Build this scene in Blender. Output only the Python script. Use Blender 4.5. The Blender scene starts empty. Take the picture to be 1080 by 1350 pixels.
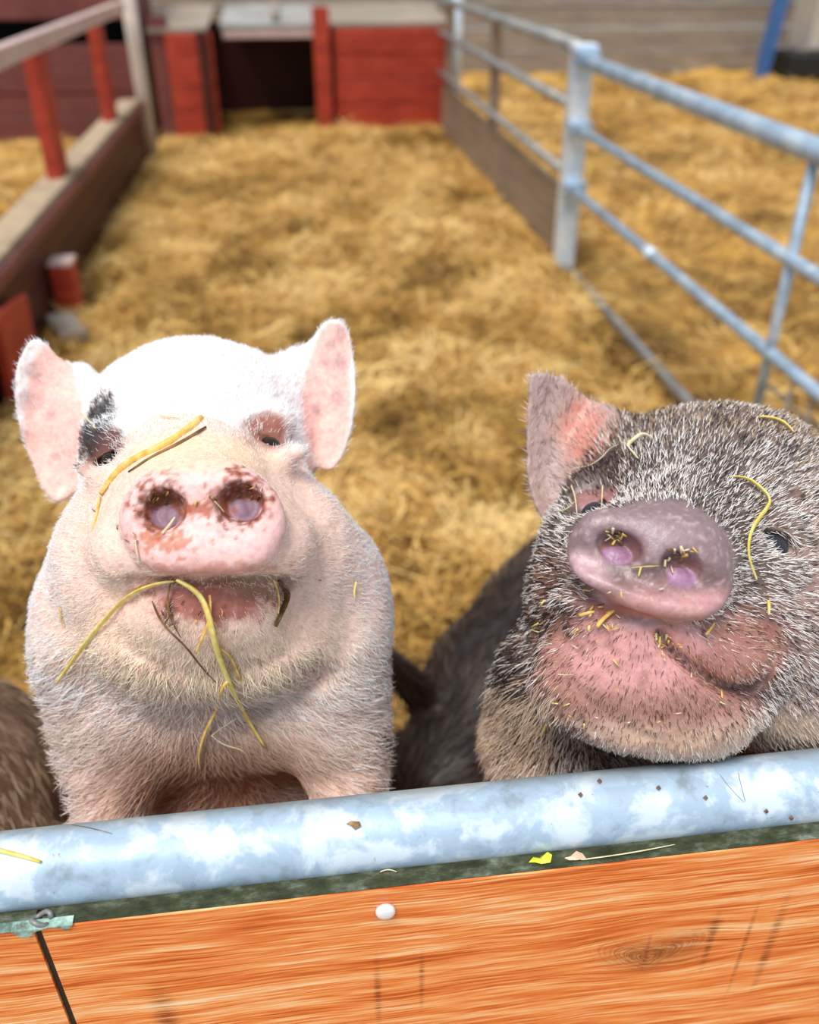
import bpy, math, random
import numpy as np
from mathutils import Vector, Matrix
from mathutils.bvhtree import BVHTree
R = random.Random(7)
NR = np.random.default_rng(11)
col = bpy.context.scene.collection
scn = bpy.context.scene

# ---------------------------------------------------------------- camera
F = 1170.0                                   # focal length in pixels of the 1080x1350 frame
PITCH = math.radians(32.7); YAW = math.radians(7.2)
CAM = np.array([0, 0, 1.3])
FW = np.array([math.sin(YAW)*math.cos(PITCH), math.cos(YAW)*math.cos(PITCH), -math.sin(PITCH)])
RT = np.array([math.cos(YAW), -math.sin(YAW), 0.0]); UP = np.cross(RT, FW)
cd = bpy.data.cameras.new('camera'); cam = bpy.data.objects.new('camera', cd); col.objects.link(cam)
cam.matrix_world = Matrix(((RT[0], UP[0], -FW[0], 0), (RT[1], UP[1], -FW[1], 0), (RT[2], UP[2], -FW[2], CAM[2]), (0, 0, 0, 1)))
cd.sensor_fit = 'HORIZONTAL'; cd.sensor_width = 36; cd.lens = 36*F/1080; cd.clip_start = 0.02; cd.clip_end = 200
cd.dof.use_dof = True; cd.dof.focus_distance = 0.57; cd.dof.aperture_fstop = 5.3
scn.camera = cam
# ---------------------------------------------------------------- light
w = bpy.data.worlds.new('overcast_sky'); scn.world = w; w.use_nodes = True
bg = w.node_tree.nodes['Background']; bg.inputs[0].default_value = (0.86, 0.93, 1.0, 1); bg.inputs[1].default_value = 0.54
sd = bpy.data.lights.new('sun', 'SUN'); sd.energy = 2.9; sd.angle = math.radians(28); sd.color = (1.0, 0.96, 0.9)
so = bpy.data.objects.new('sun', sd); col.objects.link(so)
so.rotation_euler = Vector((0.25, 0.35, -1.0)).to_track_quat('-Z', 'Y').to_euler()
vs = scn.view_settings
vs.view_transform = 'Standard'; vs.look = 'None'; vs.exposure = 0.22; vs.gamma = 1; vs.use_curve_mapping = False

# ---------------------------------------------------------------- helpers
def tag(o, label=None, cat=None, group=None, kind=None):
    if label: o['label'] = label
    if cat: o['category'] = cat
    if group: o['group'] = group
    if kind: o['kind'] = kind
    return o
def empty(name, loc, label=None, cat=None, group=None, kind=None):
    o = bpy.data.objects.new(name, None); o.empty_display_size = .05; col.objects.link(o); o.location = loc
    return tag(o, label, cat, group, kind)
def smooth01(x): x = np.clip(x, 0, 1); return x*x*(3-2*x)
def at(px, py, D): return CAM + D*(FW + RT*(px-540)/F - UP*(py-675)/F)      # point of the place seen at a spot, D metres deep
def link_mesh(name, me, m, parent=None, smooth=False):
    o = bpy.data.objects.new(name, me); col.objects.link(o)
    if m: me.materials.append(m)
    if smooth: me.polygons.foreach_set('use_smooth', [True]*len(me.polygons))
    if parent: o.parent = parent
    return o
def np_mesh(name, V, Fc, colors=None):
    V = np.asarray(V, np.float32); Fc = np.asarray(Fc, np.int32); k = Fc.shape[1]
    me = bpy.data.meshes.new(name); me.vertices.add(len(V)); me.vertices.foreach_set('co', V.ravel())
    me.loops.add(Fc.size); me.loops.foreach_set('vertex_index', Fc.ravel())
    me.polygons.add(len(Fc)); me.polygons.foreach_set('loop_start', np.arange(0, Fc.size, k, dtype=np.int32))
    me.update(calc_edges=True)
    if colors is not None:
        a = me.color_attributes.new('col', 'FLOAT_COLOR', 'POINT')
        a.data.foreach_set('color', np.hstack([colors, np.ones((len(V), 1))]).astype(np.float32).ravel())
    return me
class MB:
    def __init__(s): s.v = []; s.f = []
    def box(s, c, d, rot=None, jit=0, bev=0.004):
        # a box with chamfered long edges (an octagon-section bar along its longest axis)
        d = [x/2 for x in d]; ax = max(range(3), key=lambda i: d[i]); a, b = [i for i in range(3) if i != ax]
        bv = min(bev, d[a]*.4, d[b]*.4); n0 = len(s.v)
        sec = [(-d[a]+bv, -d[b]), (d[a]-bv, -d[b]), (d[a], -d[b]+bv), (d[a], d[b]-bv), (d[a]-bv, d[b]), (-d[a]+bv, d[b]), (-d[a], d[b]-bv), (-d[a], -d[b]+bv)]
        M = rot.to_3x3() if rot is not None else None
        for e in (-1, 1):
            for (p, q) in sec:
                v = [0, 0, 0]; v[ax] = e*d[ax]; v[a] = p; v[b] = q
                v = Vector(v)
                if M is not None: v = M @ v
                s.v.append((v.x+c[0], v.y+c[1], v.z+c[2]))
        for i in range(8):
            j = (i+1) % 8; s.f.append((n0+i, n0+j, n0+8+j, n0+8+i))
        s.f.append(tuple(n0+i for i in range(7, -1, -1))); s.f.append(tuple(n0+8+i for i in range(8)))
        return s
    def tube(s, pts, r, n=12, cap=True, flat=1.0):
        pts = [Vector(p) for p in pts]; rs = r if isinstance(r, (list, tuple)) else [r]*len(pts)
        n0 = len(s.v); t0 = (pts[1]-pts[0]).normalized(); u = t0.orthogonal().normalized()
        for i, p in enumerate(pts):
            t = (pts[min(i+1, len(pts)-1)]-pts[max(i-1, 0)]).normalized()
            u = (u-t*u.dot(t)).normalized(); w_ = t.cross(u)
            for k in range(n):
                a = 2*math.pi*k/n; q = p+(u*math.cos(a)*flat+w_*math.sin(a))*rs[i]; s.v.append(tuple(q))
        for i in range(len(pts)-1):
            for k in range(n):
                j = (k+1) % n; a = n0+i*n
                s.f.append((a+k, a+j, a+n+j, a+n+k))
        if cap:
            s.f.append(tuple(n0+k for k in range(n-1, -1, -1))); e = n0+(len(pts)-1)*n; s.f.append(tuple(e+k for k in range(n)))
        return s
    def build(s, name, m, parent=None, smooth=False):
        me = bpy.data.meshes.new(name); off = Vector(parent_loc(parent))
        me.from_pydata([tuple(Vector(v)-off) for v in s.v], [], s.f); me.update()
        import bmesh
        b = bmesh.new(); b.from_mesh(me); bmesh.ops.recalc_face_normals(b, faces=b.faces); b.to_mesh(me); b.free()
        o = link_mesh(name, me, m, parent, smooth)
        return o
def parent_loc(p):
    l = Vector((0, 0, 0))
    while p: l += p.location; p = p.parent
    return l
def box(name, c, d, m, parent=None, rot=None, bev=0.004): return MB().box(c, d, rot, bev=bev).build(name, m, parent)
def pipe(name, pts, r, m, parent=None, n=16): return MB().tube(pts, r, n).build(name, m, parent, True)

def nmat(name, rough=.6, metal=0.0, spec=.4):
    m = bpy.data.materials.new(name); m.use_nodes = True; nt = m.node_tree; p = nt.nodes['Principled BSDF']
    p.inputs['Roughness'].default_value = rough; p.inputs['Metallic'].default_value = metal
    p.inputs['Specular IOR Level'].default_value = spec
    return m, nt, p
def nd(nt, t, **k):
    n = nt.nodes.new(t)
    for a, b in k.items(): setattr(n, a, b)
    return n
def ramp(nt, fac, stops):
    r = nd(nt, 'ShaderNodeValToRGB'); e = r.color_ramp.elements
    while len(e) < len(stops): e.new(.5)
    for i, (p, c) in enumerate(stops): e[i].position = p; e[i].color = (*c, 1) if len(c) == 3 else c
    nt.links.new(fac, r.inputs[0]); return r.outputs[0]
def noise(nt, scale, detail=4, rough=.55, vec=None, sc=(1, 1, 1), dist=0):
    n = nd(nt, 'ShaderNodeTexNoise'); n.inputs['Scale'].default_value = scale; n.inputs['Detail'].default_value = detail
    n.inputs['Roughness'].default_value = rough; n.inputs['Distortion'].default_value = dist
    mp = nd(nt, 'ShaderNodeMapping'); mp.inputs['Scale'].default_value = sc
    if vec is None: vec = nd(nt, 'ShaderNodeNewGeometry').outputs['Position']
    nt.links.new(vec, mp.inputs[0]); nt.links.new(mp.outputs[0], n.inputs['Vector']); return n.outputs[0]
def bump(nt, p, h, s=.3, d=.002):
    b = nd(nt, 'ShaderNodeBump'); b.inputs['Strength'].default_value = s; b.inputs['Distance'].default_value = d
    nt.links.new(h, b.inputs['Height']); nt.links.new(b.outputs[0], p.inputs['Normal'])
def mix(nt, f, a, b, mode='MIX'):
    m = nd(nt, 'ShaderNodeMix', data_type='RGBA', blend_type=mode)
    for s, v in ((0, f), (6, a), (7, b)):
        if hasattr(v, 'type') or hasattr(v, 'is_linked'): nt.links.new(v, m.inputs[s])
        elif s == 0: m.inputs[0].default_value = v
        else: m.inputs[s].default_value = (*v, 1)
    return m.outputs[2]
def math_(nt, op, a, b=0.0):
    m = nd(nt, 'ShaderNodeMath', operation=op)
    for i, v in enumerate((a, b)):
        if hasattr(v, 'is_linked'): nt.links.new(v, m.inputs[i])
        else: m.inputs[i].default_value = v
    return m.outputs[0]
def painted(name, c1, c2, worn, rough=.55, wear=.62, sc=(1, 1, 1), scale=9):
    m, nt, p = nmat(name, rough)
    a = ramp(nt, noise(nt, scale, 5, .6, sc=sc), [(.3, c1), (.7, c2)])
    f = ramp(nt, noise(nt, scale*2.3, 6, .7, sc=sc), [(wear, (0, 0, 0)), (wear+.08, (1, 1, 1))])
    nt.links.new(mix(nt, f, a, worn), p.inputs['Base Color']); bump(nt, p, noise(nt, 60, 4, sc=sc), .3, .003)
    return m

M = {}
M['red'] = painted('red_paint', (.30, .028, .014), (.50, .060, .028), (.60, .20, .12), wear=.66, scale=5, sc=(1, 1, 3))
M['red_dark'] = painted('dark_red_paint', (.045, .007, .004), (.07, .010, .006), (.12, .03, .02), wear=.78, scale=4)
M['maroon'] = painted('maroon_paint', (.13, .035, .035), (.21, .06, .055), (.42, .22, .2), wear=.68, scale=3)
M['weathered'] = painted('weathered_timber', (.22, .18, .15), (.40, .34, .28), (.14, .11, .09), .8, wear=.6, sc=(.6, 1, 5), scale=4)
M['weathered2'] = painted('weathered_kickboard', (.25, .18, .12), (.36, .27, .2), (.5, .34, .14), .8, wear=.6, sc=(1, .6, 4), scale=4)
M['sill'] = painted('dusty_sill_timber', (.34, .25, .17), (.52, .40, .27), (.2, .14, .09), .8, wear=.6, scale=6)
M['pinkrail'] = painted('faded_pink_paint', (.5, .36, .33), (.66, .5, .47), (.4, .25, .22), .6, wear=.68, scale=6)
M['polewhite'] = painted('offwhite_paint', (.5, .42, .37), (.68, .6, .54), (.4, .28, .22), .6, wear=.68, scale=6)
M['felt'] = painted('pale_roof_felt', (.26, .25, .24), (.42, .42, .41), (.14, .11, .09), .8, wear=.6, scale=4)
M['black'] = painted('plain_black', (.01, .01, .01), (.02, .02, .02), (.03, .03, .03), .6)
M['blue'] = painted('blue_paint', (.04, .12, .35), (.06, .17, .45), (.1, .18, .3), .5)
M['block'] = painted('concrete_block', (.45, .42, .38), (.6, .57, .52), (.35, .3, .26), .85)
def galv(name, lo, mid, hi, metal=.35, scale=22, rough=.48):
    m, nt, p = nmat(name, rough, metal)
    vo = nd(nt, 'ShaderNodeTexVoronoi'); vo.inputs['Scale'].default_value = 70
    n1 = noise(nt, scale, 7, .60, dist=.25)
    a = ramp(nt, n1, [(.34, lo), (.46, mid), (.51, mid), (.60, hi)])
    g = nd(nt, 'ShaderNodeNewGeometry'); nt.links.new(g.outputs['Position'], vo.inputs['Vector'])
    v = ramp(nt, vo.outputs['Color'], [(0, (.88, .88, .88)), (1, (1.06, 1.06, 1.06))])
    a = mix(nt, 1.0, a, v, 'MULTIPLY')
    f = ramp(nt, noise(nt, 130, 5, .7), [(.68, (0, 0, 0)), (.74, (1, 1, 1))])
    a = mix(nt, f, a, (.30, .24, .18))
    nt.links.new(a, p.inputs['Base Color']); bump(nt, p, noise(nt, 160, 4), .12, .001)
    return m, nt, p, a
M['galv'] = galv('galvanised_fence', (.30, .39, .5), (.42, .56, .72), (.60, .72, .85), scale=9)[0]
M['galv_bright'] = galv('bright_galvanised_post', (.58, .72, .92), (.72, .86, 1.0), (.88, .94, 1.0), scale=9)[0]
M['galv_old'] = galv('dull_galvanised', (.22, .22, .21), (.32, .33, .33), (.42, .42, .41), scale=9)[0]
m, nt, p, a = galv('galvanised_gate_rail', (.28, .36, .44), (.42, .56, .72), (.68, .80, .93), metal=.12, scale=30)
# grime settled along the side of the rail turned to the pen
g = nd(nt, 'ShaderNodeNewGeometry'); sx = nd(nt, 'ShaderNodeSeparateXYZ'); nt.links.new(g.outputs['Position'], sx.inputs[0])
yy = math_(nt, 'ADD', sx.outputs[1], math_(nt, 'MULTIPLY', math_(nt, 'SUBTRACT', noise(nt, 26, 5, .6), .5), .022))
f = nd(nt, 'ShaderNodeMapRange'); nt.links.new(yy, f.inputs[0]); f.inputs[1].default_value = .366; f.inputs[2].default_value = .380; f.inputs[4].default_value = .6
nt.links.new(mix(nt, f.outputs[0], a, (.22, .24, .22)), p.inputs['Base Color'])
M['rail'] = m

# ---------------------------------------------------------------- ground: straw bed (setting) and the loose straw on it
class VN:
    def __init__(s, seed): s.g = np.random.default_rng(seed).random((32, 32, 32)).astype(np.float32)
    def __call__(s, x, y, z, sc, octv=1):
        o = 0; a = 1; t = 0
        for _ in range(octv):
            X, Y, Z = (np.asarray(q_*sc, np.float32) for q_ in (x, y, z)); xi = np.floor(X).astype(np.int32); yi = np.floor(Y).astype(np.int32); zi = np.floor(Z).astype(np.int32)
            fx, fy, fz = X-xi, Y-yi, Z-zi; fx = fx*fx*(3-2*fx); fy = fy*fy*(3-2*fy); fz = fz*fz*(3-2*fz)
            g = s.g; v = 0
            for dx in (0, 1):
                for dy in (0, 1):
                    for dz in (0, 1):
                        v = v+g[(xi+dx) & 31, (yi+dy) & 31, (zi+dz) & 31]*(fx if dx else 1-fx)*(fy if dy else 1-fy)*(fz if dz else 1-fz)
            o = o+a*v; t += a; a *= .5; sc = sc*2.03
        return o/t
vn = VN(5); vn2 = VN(9)
def ground_h(x, y):
    z0 = np.zeros_like(x)
    h = (vn(x+20, y+20, z0+3, 1.1, 2)-.5)*.10+(vn(x+20, y+20, z0, 4.5, 3)-.5)*.09+(vn2(x+20, y+20, z0, 14, 2)-.5)*.04
    return h-.01
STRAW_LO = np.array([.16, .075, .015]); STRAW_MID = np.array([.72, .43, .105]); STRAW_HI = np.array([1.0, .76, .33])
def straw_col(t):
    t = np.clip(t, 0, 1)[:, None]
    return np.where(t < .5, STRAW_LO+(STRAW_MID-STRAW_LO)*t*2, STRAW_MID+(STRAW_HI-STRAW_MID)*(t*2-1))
mstraw, nt, p = nmat('straw', .6, 0, .3)
at_ = nd(nt, 'ShaderNodeVertexColor'); at_.layer_name = 'col'
nt.links.new(mix(nt, ramp(nt, noise(nt, 120, 3), [(.3, (.0, .0, .0)), (.7, (1, 1, 1))]), at_.outputs[0], mix(nt, 1.0, at_.outputs[0], (.72, .66, .6), 'MULTIPLY')), p.inputs['Base Color'])
M['straw'] = mstraw
def grid(x0, x1, y0, y1, st, name):
    xs = np.arange(x0, x1+st, st); ys = np.arange(y0, y1+st, st); X, Y = np.meshgrid(xs, ys)
    Z = ground_h(X.ravel(), Y.ravel()); V = np.stack([X.ravel(), Y.ravel(), Z], 1)
    nx, ny = len(xs), len(ys); i = (np.arange(ny-1)[:, None]*nx+np.arange(nx-1)[None]).ravel()
    Fc = np.stack([i, i+1, i+nx+1, i+nx], 1)
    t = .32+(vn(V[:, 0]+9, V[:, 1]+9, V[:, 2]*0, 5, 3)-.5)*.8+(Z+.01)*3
    return np_mesh(name, V, Fc, straw_col(t))
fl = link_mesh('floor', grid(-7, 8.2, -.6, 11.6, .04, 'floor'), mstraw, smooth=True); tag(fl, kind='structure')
def straws(name, n, dist, length, width, label, bright=.55, parent=None):
    x, y = dist(n); n = len(x)
    z = ground_h(x, y); az = vn(x+30, y+30, z*0, 2.2, 2)*14+NR.normal(0, .9, n); tl = NR.normal(0, .28, n)
    L = length*np.exp(NR.normal(0, .4, n)); W = width*NR.uniform(.6, 1.3, n)
    d = np.stack([np.cos(az)*np.cos(tl), np.sin(az)*np.cos(tl), np.sin(tl)], 1)
    s = np.stack([-np.sin(az), np.cos(az), np.zeros(n)], 1); s = s+np.array([0, 0, 1])*NR.normal(0, .5, n)[:, None]
    c = np.stack([x, y, z+NR.uniform(.0, .03, n)+np.abs(np.sin(tl))*L*.4], 1)
    bend = NR.normal(0, .12, (n, 1))*L[:, None]*(s+np.array([0, 0, .6]))
    P0 = c-d*L[:, None]/2; P1 = c+bend; P2 = c+d*L[:, None]/2; w2 = s*W[:, None]/2
    V = np.stack([P0-w2, P0+w2, P1-w2, P1+w2, P2-w2*.6, P2+w2*.6], 1).reshape(-1, 3)
    b = np.arange(n)[:, None]*6; Fc = np.concatenate([b+np.array([0, 1, 3, 2]), b+np.array([2, 3, 5, 4])])
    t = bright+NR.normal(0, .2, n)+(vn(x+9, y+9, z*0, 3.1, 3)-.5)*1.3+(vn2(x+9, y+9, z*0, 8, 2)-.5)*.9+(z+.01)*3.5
    o = link_mesh(name, np_mesh(name, V, Fc, np.repeat(straw_col(t), 6, 0)), mstraw)
    tag(o, label, 'straw', kind='stuff'); return o
def region(x0, x1, y0, y1, pw=1.0):
    def f(n):
        u = NR.random(n)**pw; return NR.uniform(x0, x1, n), y0+(y1-y0)*u
    return f
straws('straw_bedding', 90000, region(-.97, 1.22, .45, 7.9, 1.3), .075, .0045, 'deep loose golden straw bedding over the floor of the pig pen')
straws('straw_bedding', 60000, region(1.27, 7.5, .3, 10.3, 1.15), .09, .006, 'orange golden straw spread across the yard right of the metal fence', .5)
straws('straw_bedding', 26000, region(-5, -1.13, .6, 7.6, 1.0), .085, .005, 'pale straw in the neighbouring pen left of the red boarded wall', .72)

# ---------------------------------------------------------------- back: shelter, walls
YB = 7.95
sh = empty('pig_shelter', (.3, YB, 0), 'low red timber pig shelter with a dark doorway at the far end of the pen', 'shelter')
for i, z in enumerate((.09, .275, .46, .64)):
    box('plank', (.86, YB+R.uniform(-.006, .006), z), (.92, .03, .178), M['red'], sh)
for i, z in enumerate((.09, .275, .46, .64)):
    box('plank', (-.70, YB-.3+R.uniform(-.006, .006), z), (.34, .03, .178), M['red'], sh)
box('post', (.30, YB-.05, .43), (.13, .07, .90), M['red'], sh)
box('post', (-.60, YB-.34, .36), (.08, .05, .76), M['red_dark'], sh)
box('lintel', (-.10, YB-.02, .70), (.72, .06, .06), M['pinkrail'], sh)
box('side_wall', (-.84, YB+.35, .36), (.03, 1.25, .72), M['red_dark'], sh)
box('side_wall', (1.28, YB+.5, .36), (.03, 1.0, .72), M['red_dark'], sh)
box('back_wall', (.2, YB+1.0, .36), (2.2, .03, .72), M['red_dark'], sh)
box('side_board', (-.92, YB-.25, .42), (.14, .03, .84), M['maroon'], sh); box('divider', (.36, YB+.5, .36), (.03, .95, .72), M['red_dark'], sh)
rot = Matrix.Rotation(math.radians(4), 4, 'X')
box('roof', (-.08, YB+.52, .79), (.80, 1.15, .03), M['felt'], sh, rot)
box('roof', (.85, YB+.55, .79), (.98, 1.1, .03), M['weathered'], sh, rot)
box('roof', (-.78, YB+.35, .79), (.44, 1.3, .03), M['weathered'], sh, rot)
box('batten', (-.05, YB+.5, .84), (.06, .9, .03), M['weathered'], sh, rot)
# end wall of the building behind everything
bw = empty('wall_back', (0, 11.3, 0), kind='structure')
for i in range(9):
    box('plank', (.8+R.uniform(-.02, .02), 11.35+R.uniform(-.015, .015), .115+i*.235), (15, .04, .225), M['weathered'], bw)
bw.location = (0, 11.3, 0)
# neighbour's pen: maroon boarded hut with a dark gap
hut = empty('boarded_hut', (-3.0, 7.75, 0), 'maroon boarded hut with a black gap under its top boards, left of the pen', 'hut')
for i in range(4): box('plank', (-3.1, 7.75+R.uniform(-.006, .006), .08+i*.165), (4.0, .03, .16), M['maroon'], hut)
for i in range(3): box('plank', (-3.1, 7.75+R.uniform(-.006, .006), .90+i*.165), (4.0, .03, .16), M['maroon'], hut)
for x in (-1.13, -2.6, -5.05): box('post', (x, 7.80, .65), (.08, .07, 1.3), M['red_dark'], hut)
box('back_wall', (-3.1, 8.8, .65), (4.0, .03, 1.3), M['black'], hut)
box('roof', (-3.1, 8.28, 1.32), (4.1, 1.15, .04), M['weathered'], hut)
box('side_wall', (-5.1, 8.28, .65), (.03, 1.05, 1.3), M['maroon'], hut)
box('side_wall', (-1.1, 8.28, .65), (.03, 1.05, 1.3), M['maroon'], hut)

# ---------------------------------------------------------------- left: boarded side with posts and top rail
ls = empty('boarded_fence', (-1.03, 4.8, 0), 'low red boarded fence with dusty sill and faded top rail, left of the pen', 'fence')
for i, z in enumerate((.085, .265)):
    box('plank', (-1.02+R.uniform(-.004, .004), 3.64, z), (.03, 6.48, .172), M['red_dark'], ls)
box('sill', (-1.08, 3.64, .372), (.13, 6.48, .035), M['sill'], ls)
box('fascia', (-.995, 3.64, .345), (.02, 6.48, .05), M['maroon'], ls)
for y, wd in ((4.5, .20), (6.05, .20), (2.85, .16), (1.2, .16)): 
    box('upright', (-1.08, y, .65), (.06, wd, .56), M['red'], ls)
box('top_rail', (-1.04, 3.62, .945), (.05, 6.44, .07), M['pinkrail'], ls)
for y in (3.72,):
    box('brace_stub', (-.95, y, .10), (.09, .11, .22), M['red'], ls)
    box('stub_cap', (-.95, y, .215), (.095, .115, .015), M['pinkrail'], ls)
pole = pipe('pole', [(-.99, 6.945, 0), (-.995, 6.945, .6), (-1.0, 6.94, 1.25)], .048, M['polewhite']); tag(pole, 'off white upright pole at the far end of the left red fence', 'pole')
rb = box('red_board', (-.965, 2.98, .14), (.03, .34, .30), M['red'], rot=Matrix.Rotation(math.radians(-8), 4, 'X')); tag(rb, 'bright red board leaning on the near end of the left fence', 'board')
gp = box('grey_plank', (-.90, 3.40, .035), (.10, .26, .03), M['weathered'], rot=Matrix.Rotation(math.radians(25), 4, 'Z')); tag(gp, 'short grey plank lying in straw beside the red stub of the left fence', 'plank')
gp.location.z += .02

# ---------------------------------------------------------------- right: metal hurdles
XF = 1.235
pst = empty('gate_post', (XF, 4.02, 0), 'bright galvanised square post joining the two hurdles of the right fence', 'post')
box('shaft', (XF, 4.02, .46), (.085, .085, .94), M['galv_bright'], pst, bev=.008)
box('cap', (XF, 4.02, .937), (.10, .10, .02), M['galv_bright'], pst)
for z in (.90, .63, .385): box('hinge_bracket', (XF, 3.955, z), (.10, .05, .05), M['galv'], pst)
hn = empty('metal_hurdle', (XF, 2, 0), 'galvanised pipe hurdle with wire mesh foot, near part of the right fence', 'fence')
pipe('top_rail', [(XF, .45, .885), (XF, 3.93, .885)], .029, M['galv'], hn)
pipe('rail', [(XF, .45, .625), (XF, 3.93, .625)], .018, M['galv'], hn)
pipe('rail', [(XF, .45, .375), (XF, 3.93, .375)], .018, M['galv'], hn)
pipe('bottom_rail', [(XF, .45, .035), (XF, 3.93, .035)], .018, M['galv_old'], hn)
for y in (.45, 2.09): pipe('upright', [(XF, y, .0), (XF, y, .88)], .014, M['galv'], hn)
for y in (1.62, 3.0): pipe('bolt_sleeve', [(XF, y-.03, .375), (XF, y+.03, .375)], .023, M['galv_bright'], hn)
for k in range(11): pipe('mesh_wire', [(XF, .95+k*.1, .03), (XF, .95+k*.1, .375)], .004, M['galv_old'], hn, 6)
for k in range(3): pipe('mesh_wire', [(XF+.006, .85, .11+k*.09), (XF+.006, 2.08, .11+k*.09)], .004, M['galv_old'], hn, 6)
hf = empty('metal_hurdle', (XF, 6, 0), 'dull pipe hurdle with weathered kickboards, far part of the right fence', 'fence')
pipe('top_rail', [(XF, 4.08, .93), (XF, 7.85, .93)], .026, M['galv_old'], hf)
pipe('rail', [(XF, 4.08, .70), (XF, 7.85, .70)], .022, M['galv_old'], hf)
pipe('rail', [(XF, 4.08, .42), (XF, 7.85, .42)], .02, M['galv_old'], hf)
for z in (.08, .245): box('kickboard', (XF+.035, 5.97, z), (.03, 3.75, .158), M['weathered2'], hf)
box('upright', (XF+.04, 5.9, .45), (.05, .12, .90), M['weathered2'], hf)
box('upright', (XF+.04, 7.6, .45), (.05, .12, .90), M['weathered2'], hf)
pp = pipe('pole', [(1.36, 7.82, 0), (1.36, 7.82, 1.3)], .045, M['galv_bright']); tag(pp, 'pale galvanised pole at the right corner of the red shelter', 'pole')
bp = box('blue_post', (5.42, 10.6, .55), (.13, .12, 1.1), M['blue'], rot=Matrix.Rotation(math.radians(5), 4, 'Y')); tag(bp, 'blue painted post against the far yard wall, top right', 'post')
cb = box('concrete_block', (6.25, 10.7, .62), (.9, .5, .7), M['block'], bev=.03); tag(cb, 'pale concrete block on a black box in the far right corner', 'block')
tr = box('low_black_box', (6.25, 10.65, .13), (1.4, .6, .27), M['black'], bev=.03); tag(tr, 'long black box on the straw at the far yard wall', 'trough')  # plain black box below the concrete block

# ---------------------------------------------------------------- front gate: rail and wood-print boards
gate = empty('pen_gate', (0, .36, 0), 'front gate with a fat galvanised top rail above orange wood-effect boards', 'gate')
pipe('top_rail', [(-1.0, .366, .822), (-.5, .366, .822), (0, .366, .822), (.6, .366, .822), (1.2, .366, .822)], .024, M['rail'], gate, 48)
pipe('lower_rail', [(-1.0, .366, .45), (1.2, .366, .45)], .016, M['galv_old'], gate)
pipe('lower_rail', [(-1.0, .366, .12), (1.2, .366, .12)], .016, M['galv_old'], gate)
for x in (-1.0, 1.2): pipe('gate_upright', [(x, .366, .0), (x, .366, .822)], .02, M['galv_old'], gate)
mw, nt, p = nmat('wood_effect_laminate', .38, 0, .35)
tc = nd(nt, 'ShaderNodeNewGeometry').outputs['Position']
# knot and grain bending round it
def knot(cx, cz, rx, rz):
    mp = nd(nt, 'ShaderNodeMapping'); mp.vector_type = 'POINT'; mp.inputs['Location'].default_value = (-cx/rx, 0, -cz/rz); mp.inputs['Scale'].default_value = (1/rx, 0, 1/rz)
    nt.links.new(tc, mp.inputs[0]); l = nd(nt, 'ShaderNodeVectorMath', operation='LENGTH'); nt.links.new(mp.outputs[0], l.inputs[0])
    f = nd(nt, 'ShaderNodeMapRange'); f.interpolation_type = 'SMOOTHSTEP'; nt.links.new(l.outputs['Value'], f.inputs[0]); f.inputs[1].default_value = 1; f.inputs[2].default_value = 0
    return f.outputs[0]
KX, KZ = .218, .7065
kf = knot(KX, KZ, .085, .055)
sp = nd(nt, 'ShaderNodeSeparateXYZ'); nt.links.new(tc, sp.inputs[0])
side = nd(nt, 'ShaderNodeMapRange'); nt.links.new(math_(nt, 'SUBTRACT', sp.outputs[2], KZ), side.inputs[0]); side.inputs[1].default_value = -.02; side.inputs[2].default_value = .02; side.inputs[3].default_value = -1; side.inputs[4].default_value = 1
zz = math_(nt, 'SUBTRACT', sp.outputs[2], math_(nt, 'MULTIPLY', math_(nt, 'MULTIPLY', kf, side.outputs[0]), .014))
wob = math_(nt, 'MULTIPLY', math_(nt, 'SUBTRACT', noise(nt, 1, 3, .5, sc=(9, 1, 14)), .5), .012)
cmb = nd(nt, 'ShaderNodeCombineXYZ'); nt.links.new(sp.outputs[0], cmb.inputs[0]); nt.links.new(math_(nt, 'ADD', zz, wob), cmb.inputs[2])
g1 = noise(nt, 1, 5, .62, vec=cmb.outputs[0], sc=(14, 1, 620))
g2 = noise(nt, 1, 3, .5, vec=cmb.outputs[0], sc=(4, 1, 70))
gg = math_(nt, 'ADD', math_(nt, 'MULTIPLY', g1, .62), math_(nt, 'MULTIPLY', g2, .38))
wc = ramp(nt, gg, [(.38, (.42, .065, .010)), (.45, (.76, .16, .032)), (.51, (.92, .31, .085)), (.57, (1.0, .55, .25)), (.64, (1.0, .78, .52))])
wc = mix(nt, math_(nt, 'MULTIPLY', knot(KX, KZ, .060, .034), .5), wc, mix(nt, ramp(nt, noise(nt, 1, 4, .6, vec=cmb.outputs[0], sc=(60, 1, 300)), [(.4, (0, 0, 0)), (.6, (1, 1, 1))]), (.16, .035, .012), (.55, .14, .04)))
for cx, cz, rx, rz in ((.2075, .7105, .0026, .030), (.2530, .713, .0045, .05), (.2530, .733, .008, .018), (.28, .70, .003, .08), (.30, .70, .006, .08), (-.12, .70, .012, .06), (.02, .70, .004, .06), (.05, .71, .003, .05)):
    wc = mix(nt, math_(nt, 'MULTIPLY', math_(nt, 'MULTIPLY', knot(cx, cz, rx, rz), 1.3), ramp(nt, g1, [(.42, (.85, .85, .85)), (.56, (.15, .15, .15))])), wc, (.26, .045, .015))
kx_ = math_(nt, 'SUBTRACT', sp.outputs[0], KX-.008); kz_ = math_(nt, 'SUBTRACT', math_(nt, 'SUBTRACT', sp.outputs[2], KZ-.004), math_(nt, 'MULTIPLY', math_(nt, 'ABSOLUTE', kx_), .45))
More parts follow.
